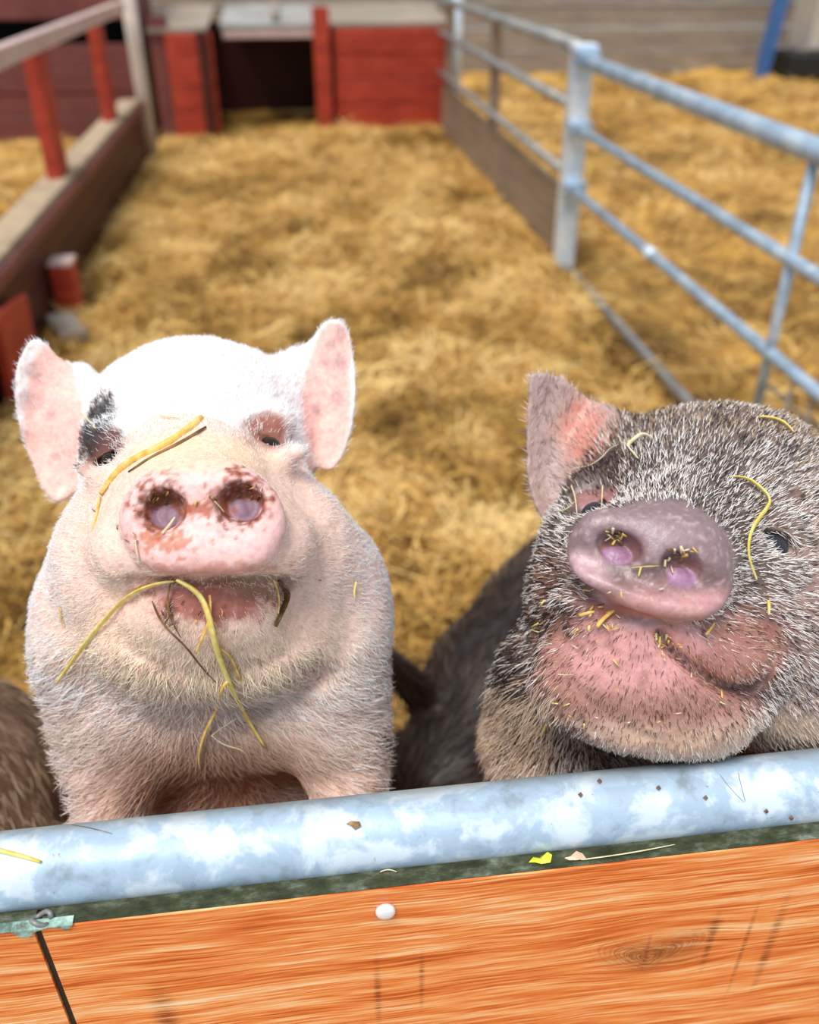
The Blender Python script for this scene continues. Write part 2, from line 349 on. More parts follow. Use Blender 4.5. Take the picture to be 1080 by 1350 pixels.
kr = math_(nt, 'SQRT', math_(nt, 'ADD', math_(nt, 'POWER', math_(nt, 'MULTIPLY', kx_, 1/.050), 2.0), math_(nt, 'POWER', math_(nt, 'MULTIPLY', kz_, 1/.024), 2.0)))
kc = nd(nt, 'ShaderNodeCombineXYZ'); nt.links.new(math_(nt, 'MULTIPLY', kx_, 90.0), kc.inputs[0]); nt.links.new(math_(nt, 'MULTIPLY', kr, 16.0), kc.inputs[1])
kn = noise(nt, 1, 4, .7, vec=kc.outputs[0]); kfall = nd(nt, 'ShaderNodeMapRange'); nt.links.new(kr, kfall.inputs[0]); kfall.inputs[1].default_value = 1.0; kfall.inputs[2].default_value = .15
kf2 = math_(nt, 'MULTIPLY', kfall.outputs[0], ramp(nt, kn, [(.42, (1, 1, 1)), (.56, (.1, .1, .1))]))
wc = mix(nt, kf2, wc, (.20, .05, .018))
nt.links.new(wc, p.inputs['Base Color']); bump(nt, p, g1, .15, .0006)
M['laminate'] = mw
me_, nt, p = nmat('grimy_board_edge', .9, 0, .2)
nt.links.new(ramp(nt, noise(nt, 70, 6, .7, sc=(.5, 1, 1)), [(.34, (.02, .024, .014)), (.5, (.055, .065, .035)), (.6, (.12, .14, .10)), (.74, (.32, .38, .34))]), p.inputs['Base Color'])
M['edge'] = me_
def board(x0, x1, zt, nm='board'):
    b = box(nm, ((x0+x1)/2, .3365, zt/2+.03), (x1-x0, .013, zt-.06), M['laminate'], gate, bev=.0008)
    e = box('board_edge', ((x0+x1)/2, .3370, zt+.0002), (x1-x0, .0122, .0016), M['edge'], b, bev=.0005)
    e.location = (0, 0, 0); return b
board(-.1760, 1.18, .8145); board(-.98, -.1805, .8135)
box('gap_strip', (-.178, .3375, .405), (.0044, .0115, .81), M['black'], gate, bev=.0003)  # black strip added in the gap, standing in for its shade
# mint corroded clip over the left board's corner
cl = MB(); out = []
for x, y in ((-14, 1196), (-14, 1224), (2, 1227), (14, 1229), (26, 1236), (38, 1236), (48, 1228), (62, 1222), (76, 1223), (88, 1227), (93, 1214), (84, 1202), (66, 1203), (54, 1212), (40, 1215), (22, 1213), (10, 1201)):
    r_ = at(x, y, 1.0)-CAM; q = CAM+r_*.3283/r_[1]; out.append((q[0], min(q[2], .8165)))
m_ = len(out); cl.v = [(x, .3283, z) for x, z in out]+[(x, .3345, z+.0004) for x, z in out]
cl.f = [tuple(range(m_)), tuple(range(2*m_-1, m_-1, -1))]+[(k, (k+1) % m_, m_+(k+1) % m_, m_+k) for k in range(m_)]
mc, nt, p = nmat('corroded_mint_metal', .8, .1)
nt.links.new(ramp(nt, noise(nt, 90, 5, .7), [(.35, (.12, .15, .12)), (.5, (.30, .48, .42)), (.65, (.55, .72, .66))]), p.inputs['Base Color']); bump(nt, p, noise(nt, 200, 4), .6, .002)
tag(cl.build('edge_clip', mc, gate), 'corroded mint green metal clip')
pipe('clip_ring', [Vector((-.1755+.0055*math.cos(a), .334+.004*math.sin(a), .8175+.002*math.sin(a*2))) for a in [i*.55 for i in range(11)]], .0016, M['galv_old'], gate, 8)
ms, nt, p = nmat('white_screw_cap', .3, .1); p.inputs['Base Color'].default_value = (.85, .88, .95, 1)
bs = at(508, 1199, 1.0)-CAM; Dp = (.3295)/bs[1]; bc = CAM+bs*Dp
def dome(c, r, h, name, m, parent):
    b = MB(); n = 24; rings = [(r, 0), (r*1.0, h*.45), (r*.86, h*.8), (r*.5, h*.97), (.0001, h)]
    for (rr, hh) in rings:
        for k in range(n): b.v.append((c[0]+rr*math.cos(2*math.pi*k/n), c[1]-hh, c[2]+rr*math.sin(2*math.pi*k/n)))
    for i in range(len(rings)-1):
        for k in range(n): b.f.append((i*n+k, i*n+(k+1) % n, (i+1)*n+(k+1) % n, (i+1)*n+k))
    b.f.append(tuple(range(n))); return b.build(name, m, parent, True)
tag(dome(bc, .0062, .0045, 'screw_cap', ms, gate), 'round white screw cap')
# ---------------------------------------------------------------- pigs: signed-distance sculpting, meshed as one continuous skin
def P3(px, py, D): return np.array([(px-540)/F*D, D, -(py-675)/F*D])   # sculpting frame: x right, y away, z up (level with the camera's axes)
RM = np.stack([RT, FW, UP], 1)                                         # sculpting frame -> place
def to_world(q): return q@RM.T+CAM
def rotm(roll=0, pitch=0, yaw=0):                                      # degrees: about y (roll), x (pitch), z (yaw)
    return np.array(Matrix.Rotation(math.radians(roll), 3, 'Y') @ Matrix.Rotation(math.radians(pitch), 3, 'X') @ Matrix.Rotation(math.radians(yaw), 3, 'Z'))
class SDF:
    def __init__(s): s.ops = []; s.loc = {}
    def ell(s, c, r, k=.02, roll=0, pitch=0, yaw=0, op='u'):
        A = rotm(roll, pitch, yaw).T.astype(np.float32); c = np.asarray(c, np.float32); r = np.asarray(r, np.float32)
        ident = not (roll or pitch or yaw)
        def f(p):
            q = p-c
            if not ident: q = q@A.T
            a = q/r; k0 = np.sqrt((a*a).sum(1)); b = a/r; k1 = np.sqrt((b*b).sum(1))+1e-9
            return k0*(k0-1)/k1
        s.ops.append((op, f, k)); return s
    def cone(s, a, b, ra, rb, k=.02, op='u'):
        a = np.asarray(a, np.float32); b = np.asarray(b, np.float32); ba = b-a; l2 = float(ba@ba)
        def f(p):
            h = np.clip(((p-a)@ba)/l2, 0, 1); return np.linalg.norm(p-a-h[:, None]*ba, axis=1)-(ra+(rb-ra)*h)
        s.ops.append((op, f, k)); return s
    def sheet(s, poly, depth, t, r, k=.01, op='u'):                     # a flap with an outline, a curved middle surface and a thickness
        poly = np.asarray(poly, np.float32); c = poly.mean(0); rad = np.sqrt(((poly-c)**2).sum(1)).max()
        def f(p):
            D = np.maximum(p[:, 1], .05); u = 540+F*p[:, 0]/D; v = 675-F*p[:, 2]/D
            dm = depth(np.clip(u, c[0]-rad*1.3, c[0]+rad*1.3), np.clip(v, c[1]-rad*1.3, c[1]+rad*1.3)); dz = np.abs(p[:, 1]-dm)-(t-r)
            d2 = np.hypot(u-c[0], v-c[1])-rad; near = d2 < 40
            if near.any(): d2[near] = polysdf(u[near], v[near], poly)
            d2 = d2*D/F+r
            return np.minimum(np.maximum(d2, dz), 0)+np.hypot(np.maximum(d2, 0), np.maximum(dz, 0))-r
        s.ops.append((op, f, k)); return s
    def groove(s, pts, wd, dp, near=.05):                              # a crease (dp>0) or ridge (dp<0) along a line of points in space
        pts = [np.asarray(q, np.float32) for q in pts]
        def f(p):
            d = np.full(len(p), 9., np.float32)
            for a, b in zip(pts, pts[1:]):
                ba = b-a; h = np.clip(((p-a)@ba)/(ba@ba), 0, 1); d = np.minimum(d, ((p-a-h[:, None]*ba)**2).sum(1))
            return dp*np.exp(-d/(wd*wd))
        P_ = np.array(pts); c_ = P_.mean(0); r_ = np.linalg.norm(P_-c_, axis=1).max()+3*wd
        s.loc[f] = lambda p: np.linalg.norm(p-c_, axis=1)-r_
        s.ops.append(('d', f, 0)); return s
    def disp(s, f): s.ops.append(('d', f, 0)); return s
    def surfs(s, px, dig=0.0):                                          # the surface points seen at some spots, in the sculpting frame
        r = np.array([P3(x, y, 1.0) for x, y in px]); r = r/np.linalg.norm(r, axis=1, keepdims=True); t = np.full(len(r), .42)
        for _ in range(28): t = np.minimum(t+s(r*t[:, None])*.85, 1.2)
        return r*(t+dig)[:, None]
    def surf(s, px, py, dig=0.0): return s.surfs([(px, py)], dig)[0]
    def normal(s, c):
        h = .004; c = np.asarray(c, float); g_ = np.array([float((s((c+np.eye(3)[i]*h)[None])-s((c-np.eye(3)[i]*h)[None]))[0]) for i in range(3)]); return g_/np.linalg.norm(g_)
    def crease(s, px, wd, dp, dig=0.0): return s.groove(s.surfs(crm2(px, 2), dig), wd, dp)
    def near(s, c, hd):                                                # the operations that matter within hd of any of the points c
        use = np.ones(len(s.ops), bool); E_ = []
        for i, (op, f, k) in enumerate(s.ops): E_.append(f(c) if op != 'd' else None)
        d = np.full(len(c), 9., np.float32)
        for i, (op, f, k) in enumerate(s.ops):
            if op == 'u': h = np.maximum(k-np.abs(d-E_[i]), 0)/k; d = np.minimum(d, E_[i])-h*h*k*.25
            elif op == 's': h = np.maximum(k-np.abs(d+E_[i]), 0)/k; d = np.maximum(d, -E_[i])+h*h*k*.25
        for i, (op, f, k) in enumerate(s.ops):
            if op == 'u': use[i] = (E_[i] < d+2.3*hd+k+.006).any()
            elif op == 's': use[i] = (E_[i] < 1.3*hd+k+.02).any()
            elif f in s.loc: use[i] = (s.loc[f](c) < 1.2*hd).any()
        return use, d
    def __call__(s, p, use=None):
        p = np.asarray(p, np.float32); d = np.full(len(p), 9., np.float32)
        for i_, (op, f, k) in enumerate(s.ops):
            if use is not None and not use[i_]: continue
            if op == 'd': d = d+f(p); continue
            e = f(p)
            if op == 'u': h = np.maximum(k-np.abs(d-e), 0)/k; d = np.minimum(d, e)-h*h*k*.25
            else: e = -e; h = np.maximum(k-np.abs(d-e), 0)/k; d = np.maximum(d, e)+h*h*k*.25
        return d
def crm2(pts, n=3):
    pts = [np.array(p, float) for p in pts]; pts = [pts[0]*2-pts[1]]+pts+[pts[-1]*2-pts[-2]]; o = []
    for i in range(1, len(pts)-2):
        a, b, c, d = pts[i-1:i+3]
        for j in range(n):
            t = j/n; o.append(.5*(2*b+(c-a)*t+(2*a-5*b+4*c-d)*t*t+(3*b-a-3*c+d)*t**3))
    return o+[pts[-2]]
def polysdf(u, v, poly):
    d = np.full(len(u), 1e9, np.float32); ins = np.zeros(len(u), bool); n = len(poly)
    for i in range(n):
        ax, ay = poly[i]; bx, by = poly[(i+1) % n]; ex, ey = bx-ax, by-ay; wx, wy = u-ax, v-ay
        h = np.clip((wx*ex+wy*ey)/(ex*ex+ey*ey), 0, 1); d = np.minimum(d, (wx-ex*h)**2+(wy-ey*h)**2)
        c = ((ay > v) != (by > v)) & (u < ex*(v-ay)/(ey+1e-12)+ax); ins ^= c
    d = np.sqrt(d); return np.where(ins, -d, d)
def smooth_poly(pts, n=3):                                             # closed Catmull-Rom through outline points
    pts = [np.array(p, float) for p in pts]; out = []; m = len(pts)
    for i in range(m):
        a, b, c, d = pts[i-1], pts[i], pts[(i+1) % m], pts[(i+2) % m]
        for j in range(n):
            t = j/n; out.append(.5*(2*b+(c-a)*t+(2*a-5*b+4*c-d)*t*t+(3*b-a-3*c+d)*t**3))
    return np.array(out)
def axis(*segs):                                                       # (start, end, step), ... -> one axis with changing step
    o = []
    for a, b, s_ in segs: o.append(np.arange(a, b-s_*.5, s_))
    return np.concatenate(o+[[segs[-1][1]]]).astype(np.float32)
def mesh_sdf(S, xs, ys, zs, B=8):
    nx, ny, nz = len(xs), len(ys), len(zs); Fv = np.full((nx, ny, nz), 1, np.float32)
    bi = [np.arange(0, n-1, B) for n in (nx, ny, nz)]
    I, J, K = [a.ravel() for a in np.meshgrid(*bi, indexing='ij')]
    lo = np.stack([xs[I], ys[J], zs[K]], 1); hi = np.stack([xs[np.minimum(I+B, nx-1)], ys[np.minimum(J+B, ny-1)], zs[np.minimum(K+B, nz-1)]], 1)
    c = (lo+hi)/2; hd = np.linalg.norm(hi-lo, axis=1)/2; dc = S.near(c, 0.)[1]; act = np.abs(dc) < hd*1.3+.011
    for t in np.nonzero(~act & (dc < 0))[0]: Fv[I[t]:I[t]+B+1, J[t]:J[t]+B+1, K[t]:K[t]+B+1] = -1
    al = np.nonzero(act)[0]; o = np.arange(B+1); cell = .045
    key = np.floor((c[al]-lo.min(0))/cell).astype(int); key = key[:, 0]*4096*64+key[:, 1]*512+key[:, 2]; od = np.argsort(key, kind='stable'); al = al[od]; key = key[od]
    cuts = np.nonzero(np.diff(key))[0]+1
    for t in np.split(al, cuts):
        use, _ = S.near(c[t], hd[t].max())
        ii = np.minimum(I[t][:, None]+o, nx-1); jj = np.minimum(J[t][:, None]+o, ny-1); kk = np.minimum(K[t][:, None]+o, nz-1)
        A = np.broadcast_to(ii[:, :, None, None], (len(t), B+1, B+1, B+1)).ravel(); Bb = np.broadcast_to(jj[:, None, :, None], (len(t), B+1, B+1, B+1)).ravel(); Cc = np.broadcast_to(kk[:, None, None, :], (len(t), B+1, B+1, B+1)).ravel()
        Fv[A, Bb, Cc] = S(np.stack([xs[A], ys[Bb], zs[Cc]], 1), use)
    ins = Fv < 0; ct = np.zeros((nx-1, ny-1, nz-1), np.uint8)
    for a in (0, 1):
        for b in (0, 1):
            for c_ in (0, 1): ct += ins[a:nx-1+a, b:ny-1+b, c_:nz-1+c_]
    ci = np.argwhere((ct > 0) & (ct < 8)); vid = np.full(ct.shape, -1, np.int32); vid[tuple(ci.T)] = np.arange(len(ci))
    acc = np.zeros((len(ci), 3), np.float32); cnt = np.zeros(len(ci), np.float32)
    co = [(a, b, c_) for a in (0, 1) for b in (0, 1) for c_ in (0, 1)]
    def pos(q): return np.stack([xs[q[:, 0]], ys[q[:, 1]], zs[q[:, 2]]], 1)
    for a in co:
        for ax in range(3):
            if a[ax]: continue
            b = list(a); b[ax] = 1; qa, qb = ci+a, ci+b; fa, fb = Fv[tuple(qa.T)], Fv[tuple(qb.T)]; m_ = (fa < 0) != (fb < 0)
            t = fa[m_]/(fa[m_]-fb[m_]); acc[m_] += pos(qa[m_])*(1-t)[:, None]+pos(qb[m_])*t[:, None]; cnt[m_] += 1
    V = acc/np.maximum(cnt, 1)[:, None]; Q = []
    for ax in range(3):
        sl = [slice(0, n) for n in Fv.shape]; s1 = list(sl); s2 = list(sl); s1[ax] = slice(0, Fv.shape[ax]-1); s2[ax] = slice(1, Fv.shape[ax])
        e = np.argwhere(ins[tuple(s1)] != ins[tuple(s2)]); b, c_ = [i for i in range(3) if i != ax]
        ok = (e[:, b] > 0) & (e[:, c_] > 0) & (e[:, b] < Fv.shape[b]-1) & (e[:, c_] < Fv.shape[c_]-1); e = e[ok]
        fl_ = ins[tuple(e.T)]
        q = []
        for db, dc_ in ((-1, -1), (0, -1), (0, 0), (-1, 0)):
            g_ = e.copy(); g_[:, b] += db; g_[:, c_] += dc_; q.append(vid[tuple(g_.T)])
        q = np.stack(q, 1)
        if ax == 1: fl_ = ~fl_
        q[~fl_] = q[~fl_][:, ::-1]; Q.append(q)
    Q = np.concatenate(Q); Q = Q[(Q >= 0).all(1)]
    E4 = np.array([[1, -1, -1], [-1, -1, 1], [-1, 1, -1], [1, 1, 1]], np.float32); h = .0007
    key = np.floor((V-V.min(0))/cell).astype(int); key = key[:, 0]*4096*64+key[:, 1]*512+key[:, 2]; od = np.argsort(key, kind='stable')
    G = np.zeros_like(V)
    for t in np.split(od, np.nonzero(np.diff(key[od]))[0]+1):
        v = V[t]; use, _ = S.near(v[::max(1, len(v)//40)], .012)
        for it in range(2):
            g_ = sum(e[None]*S(v+e*h, use)[:, None] for e in E4); g_ /= np.linalg.norm(g_, axis=1, keepdims=True)+1e-9
            v = v-np.clip(S(v, use), -.0025, .0025)[:, None]*g_*.9
        V[t] = v; G[t] = g_
    print('mesh', len(V)); return V, Q, G
def lab_mask(p, c, r, soft=.35, nz=None):                               # soft-edged ellipsoidal patch, ragged by noise
    d = np.sqrt((((p-np.asarray(c, np.float32))/np.asarray(r, np.float32))**2).sum(1))
    if nz is not None: d = d+nz
    return smooth01((1+soft-d)/(2*soft))
def blend(c, m_, to): return c*(1-m_[:, None])+np.asarray(to)[None]*m_[:, None]
def skin_mat(name, rough=.5, sss=.0, bs=.25, spec=.35):
    m, nt, p = nmat(name, rough, 0, spec); v = nd(nt, 'ShaderNodeVertexColor'); v.layer_name = 'col'
    mo = mix(nt, 1.0, v.outputs[0], ramp(nt, noise(nt, 260, 4, .6), [(.3, (.82, .78, .78)), (.6, (1.03, 1.03, 1.03))]), 'MULTIPLY')
    nt.links.new(mo, p.inputs['Base Color'])
    if sss: p.inputs['Subsurface Weight'].default_value = sss; p.inputs['Subsurface Radius'].default_value = (.012, .005, .003); p.inputs['Subsurface Scale'].default_value = .3
    bump(nt, p, noise(nt, 420, 4, .6), bs, .0008); return m
def hair_mat(name):
    m, nt, p = nmat(name, .55, 0, .3); v = nd(nt, 'ShaderNodeAttribute'); v.attribute_name = 'hcol'
    nt.links.new(v.outputs['Color'], p.inputs['Base Color']); return m
M['hair'] = hair_mat('bristle')
def fur(name, V, Q, N, n, wt, length, radius, colf, dirf, lift, parent, label=None, droop=.0, curl=.25, seed=1):
    # bristles rooted on the skin; V,Q,N in the sculpting frame
    rg = np.random.default_rng(seed)
    A, B_, C_, D_ = (V[Q[:, i]] for i in range(4)); ar = np.linalg.norm(np.cross(C_-A, D_-B_), axis=1)/2
    fc = (A+B_+C_+D_)/4; pr = ar*wt(fc, N[Q[:, 0]]); cs = np.cumsum(pr)
    if cs[-1] <= 0: return None
    fi = np.searchsorted(cs, rg.random(n)*cs[-1]).clip(0, len(Q)-1); u, v = rg.random(n)[:, None], rg.random(n)[:, None]
    q = Q[fi]; p = (V[q[:, 0]]*(1-u)+V[q[:, 1]]*u)*(1-v)+(V[q[:, 3]]*(1-u)+V[q[:, 2]]*u)*v
    nn = N[q[:, 0]]; d = dirf(p, nn); d = d-(d*nn).sum(1, keepdims=True)*nn; d /= np.linalg.norm(d, axis=1, keepdims=True)+1e-6
    sd_ = np.cross(nn, d); d = d+sd_*rg.normal(0, curl, n)[:, None]; lf = lift(p) if callable(lift) else lift
    lf = (lf*rg.uniform(.6, 1.4, n))[:, None]; L = (length(p)*rg.uniform(.65, 1.25, n))[:, None]
    g0 = np.array([0, -.54, -.84]) @ np.eye(3)
    K = 4; pts = np.zeros((n, K, 3), np.float32); cur = p-nn*.0006; pts[:, 0] = cur; b2 = sd_*rg.normal(0, curl*.6, n)[:, None]
    for k in range(1, K):
        t = k/(K-1); dd = d+nn*lf*(1.15-.9*t)+b2*t+np.array([0, 0, -1.])*droop*t; dd /= np.linalg.norm(dd, axis=1, keepdims=True)
        cur = cur+dd*L/(K-1); pts[:, k] = cur
    W = to_world(pts.reshape(-1, 3))-np.array(parent_loc(parent))
    cv = bpy.data.hair_curves.new(name); cv.add_curves([K]*n)
    cv.attributes['position'].data.foreach_set('vector', W.astype(np.float32).ravel()) if 'position' in cv.attributes else cv.position_data.foreach_set('vector', W.astype(np.float32).ravel())
    ra = cv.attributes.new('radius', 'FLOAT', 'POINT') if 'radius' not in cv.attributes else cv.attributes['radius']
    if callable(radius): radius = radius(p)[:, None]
    ra.data.foreach_set('value', (radius*rg.uniform(.7, 1.3, n)[:, None]*np.array([1, .95, .7, .2])[None]).astype(np.float32).ravel())
    c = colf(p, rg); ca = cv.attributes.new('hcol', 'FLOAT_COLOR', 'POINT')
    ca.data.foreach_set('color', np.repeat(np.hstack([c, np.ones((n, 1))]), K, 0).astype(np.float32).ravel())
    cv.materials.append(M['hair']); o = bpy.data.objects.new(name, cv); col.objects.link(o); o.parent = parent
    return tag(o, label, kind='stuff')
def skin_obj(V, Q, cols, m, parent, name='body'):
    me = np_mesh(name, to_world(V)-np.array(parent_loc(parent)), Q, cols); return link_mesh(name, me, m, parent, True)
def bvh(V, Q): return BVHTree.FromPolygons(to_world(V).tolist(), Q.tolist())
def drape(tree, px, py, off=.002, D=None):                              # point on a pig's coat that is seen at a spot
    r = at(px, py, 1.0)-CAM; rn = np.linalg.norm(r)
    if D is not None: return Vector(CAM+r*D)
    h = tree.ray_cast(Vector(CAM), Vector(r/rn))
    if h[0] is None: return Vector(CAM+r*.62)
    return h[0]-Vector(r/rn)*off
def eyeball(c, r, parent, iris=(.02, .012, .008)):
    b = MB(); n = 24; W = to_world(np.asarray(c)[None])[0]
    for i in range(13):
        a = math.pi*i/12
        for k in range(n): 
            ph = 2*math.pi*k/n; q = np.array([math.sin(a)*math.cos(ph), -math.cos(a), math.sin(a)*math.sin(ph)])*r*(1+ .0)
            b.v.append(tuple(W+RM@q))
    for i in range(12):
        for k in range(n): b.f.append((i*n+k, i*n+(k+1) % n, (i+1)*n+(k+1) % n, (i+1)*n+k))
    m, nt, p = nmat('eye', .04, 0, .6); p.inputs['Base Color'].default_value = (*iris, 1); p.inputs['Specular IOR Level'].default_value = .35
    return b.build('eye', m, parent, True)
n3 = lambda p, sc, o=2, s=0: (vn if s == 0 else vn2)(p[:, 0]+3, p[:, 1]+3, p[:, 2]+3, sc, o)-.5
def px_of(p): return 540+F*p[:, 0]/p[:, 1], 675-F*p[:, 2]/p[:, 1]

# ================= white pig =================
S = SDF(); e = S.ell
e(P3(285, 872, .775), (.132, .115, .120), .03)                           # shoulders / brisket
S.cone(P3(288, 880, .86), P3(285, 830, 1.27), .118, .14, .05)            # barrel, running down and away
e(P3(285, 838, 1.33), (.125, .13, .13), .05)
e(P3(283, 830, .685), (.112, .075, .072), .04)                           # neck collar
e(P3(262, 612, .700), (.090, .085, .088), .03)                           # cranium
e(P3(262, 545, .715), (.083, .06, .055), .03)
e(P3(268, 700, .640), (.078, .075, .060), .03)                           # face
e(P3(150, 745, .640), (.042, .050, .050), .03)                           # cheeks
e(P3(395, 735, .640), (.044, .050, .050), .03)
e(P3(110, 830, .680), (.036, .05, .065), .03); e(P3(455, 815, .680), (.036, .05, .065), .03)
S.cone(P3(267, 690, .560), P3(263, 650, .640), .043, .070, .02)          # muzzle
e(P3(172, 728, .568), (.020, .026, .019), .032, roll=25); e(P3(370, 722, .568), (.020, .026, .019), .032, roll=-25)  # upper lips
e(P3(270, 792, .574), (.036, .026, .017), .010)                          # lower lip
e(P3(272, 812, .590), (.052, .034, .024), .02)                           # chin
e(P3(278, 850, .628), (.078, .045, .036), .025)                          # throat
# brisket folds and arms
e(P3(165, 960, .690), (.050, .05, .048), .025, roll=-20); e(P3(430, 935, .690), (.044, .05, .050), .025, roll=20)
e(P3(285, 950, .690), (.070, .040, .030), .03); e(P3(292, 1035, .790), (.095, .07, .07), .03)
for sx_, x0, y0 in ((-1, 150, 1020), (1, 455, 985)):
    S.cone(P3(x0, y0, .680), P3(x0+(-6 if sx_ < 0 else 4), y0+95, .672), .031, .025, .02)
    a = P3(x0+(-6 if sx_ < 0 else 4), y0+95, .672); b = P3(x0, y0+330, .74); S.cone(a, b, .025, .016, .012); S.cone(b, b+np.array([0, -.006, -.03]), .017, .019, .008)
# hind legs down to the straw
for sx_ in (-1, 1):
    w0 = np.array([-.15+sx_*.065, 1.03, .30]); w1 = np.array([-.15+sx_*.07, .93, .19]); w2 = np.array([-.15+sx_*.07, 1.07, .13]); w3 = np.array([-.15+sx_*.07, 1.04, .02])
    W = [(q-CAM)@RM for q in (w0, w1, w2, w3)]
    S.cone(W[0], W[1], .075, .045, .03); S.cone(W[1], W[2], .042, .026, .015); S.cone(W[2], W[3], .022, .021, .01)
# ears
EL = smooth_poly([(38, 452), (54, 450), (72, 466), (92, 486), (120, 497), (132, 540), (118, 600), (98, 648), (72, 660), (52, 632), (34, 590), (22, 540), (20, 490)])
S.sheet(EL, lambda u, v: .706-.010*((u-75)/50)**2-.006*((v-555)/100)**2+.012*smooth01((u-60)/70), .0034, .0022, .010)
ER = smooth_poly([(442, 422), (458, 432), (466, 470), (469, 525), (462, 575), (446, 612), (430, 620), (410, 606), (392, 560), (376, 505), (362, 474), (392, 466), (412, 448), (426, 428)])
S.sheet(ER, lambda u, v: .700-.010*((u-425)/50)**2-.006*((v-520)/100)**2+.012*smooth01((440-u)/60), .0034, .0022, .010)
e(P3(112, 565, .722), (.018, .022, .052), .02, roll=-4); e(P3(392, 540, .716), (.020, .022, .045), .02)
# eye sockets, lids
EYES_W = []
for cx, cy, sgn in ((140, 603, -1), (358, 580, 1)):
    e(S.surf(cx-sgn*2, cy-28)+np.array([0, .004, 0]), (.019, .010, .012), .010, roll=sgn*12)      # swollen brow lid
    e(S.surf(cx+sgn*2, cy+24)+np.array([0, .006, 0]), (.022, .010, .010), .012, roll=-sgn*15)     # cheek below
    c_ = S.surf(cx, cy); n_ = S.normal(c_); e(c_, (.0095, .0110, .0050), .002, roll=sgn*28, op='s'); n_ = n_+np.array([0, -1., 0]); EYES_W.append(c_-n_/np.linalg.norm(n_)*.0095)
    for k in range(4):
        R0 = 13+k*6; S.crease([(cx+R0*1.25*math.cos(t), cy-4-R0*.95*math.sin(t)) for t in (.35, .95, 1.57, 2.2, 2.8)], .0020, .0013)
    S.crease([(cx+sgn*26, cy+18), (cx+sgn*40, cy+34)], .003, .002)
# snout disc
SN = smooth_poly([(168, 650), (192, 624), (228, 606), (268, 602), (308, 608), (345, 630), (368, 662), (376, 695), (368, 716), (358, 738), (335, 752), (300, 755), (272, 750), (240, 755), (205, 755), (188, 742), (180, 722), (163, 704), (158, 680)])
S.sheet(SN, lambda u, v: .535+.010*((v-680)/75)**2*np.where(v > 680, .35, 1.0)+.004*((u-267)/105)**2, .016, .008, .006)
e(P3(267, 728, .523), (.034, .010, .012), .012)                              # lower pad
e(P3(262, 640, .528), (.026, .010, .010), .012)
e(P3(190, 690, .530), (.010, .009, .018), .01); e(P3(345, 690, .530), (.010, .009, .018), .01)
NOS_W = []
for cx, cy, sg in ((216, 672, -1), (318, 663, 1)):
    c_ = S.surf(cx, cy); e(c_+np.array([0, .002, 0]), (.0125, .013, .0115), .006, roll=sg*14, op='s')
    e(c_+np.array([-sg*.0030, .0145, -.0055]), (.0070, .0075, .0085), .002, roll=-sg*30)                  # turbinate fold inside
    e(c_+np.array([sg*.0040, .0165, -.004]), (.004, .006, .007), .001, roll=-sg*20)
    NOS_W.append(c_)
S.crease([(180, 764), (205, 765), (240, 762), (272, 759), (310, 762), (345, 764), (372, 762)], .0034, .0050)   # mouth line
S.crease([(372, 762), (382, 775), (384, 790)], .0035, .003); S.crease([(180, 764), (165, 770), (150, 768)], .0035, .003)
S.crease([(150, 905), (215, 925), (285, 932), (360, 922), (420, 895)], .009, .004)
S.crease([(165, 855), (215, 880), (285, 888), (350, 876), (395, 848)], .006, .0015)
for q in ([(205, 590), (262, 582), (315, 588)],): S.crease(q, .007, .0012)
S.disp(lambda p: (n3(p, 45, 2)*.0035+n3(p, 140, 2)*.0010)*(p[:, 1] > .545)+n3(p, 200, 1)*.0003)
xs = axis((-.50, -.30, .007), (-.30, .0, .0018)); ys = axis((.50, .60, .0013), (.60, .78, .002), (.78, 1.75, .007)); zs = axis((-.86, -.26, .007), (-.26, .16, .0018))
V, Q, N = mesh_sdf(S, xs, ys, zs)
WP = empty('pig', (.0, .85, 0), 'white pig with pink snout and black eye patch, chewing straw behind the rail', 'pig')
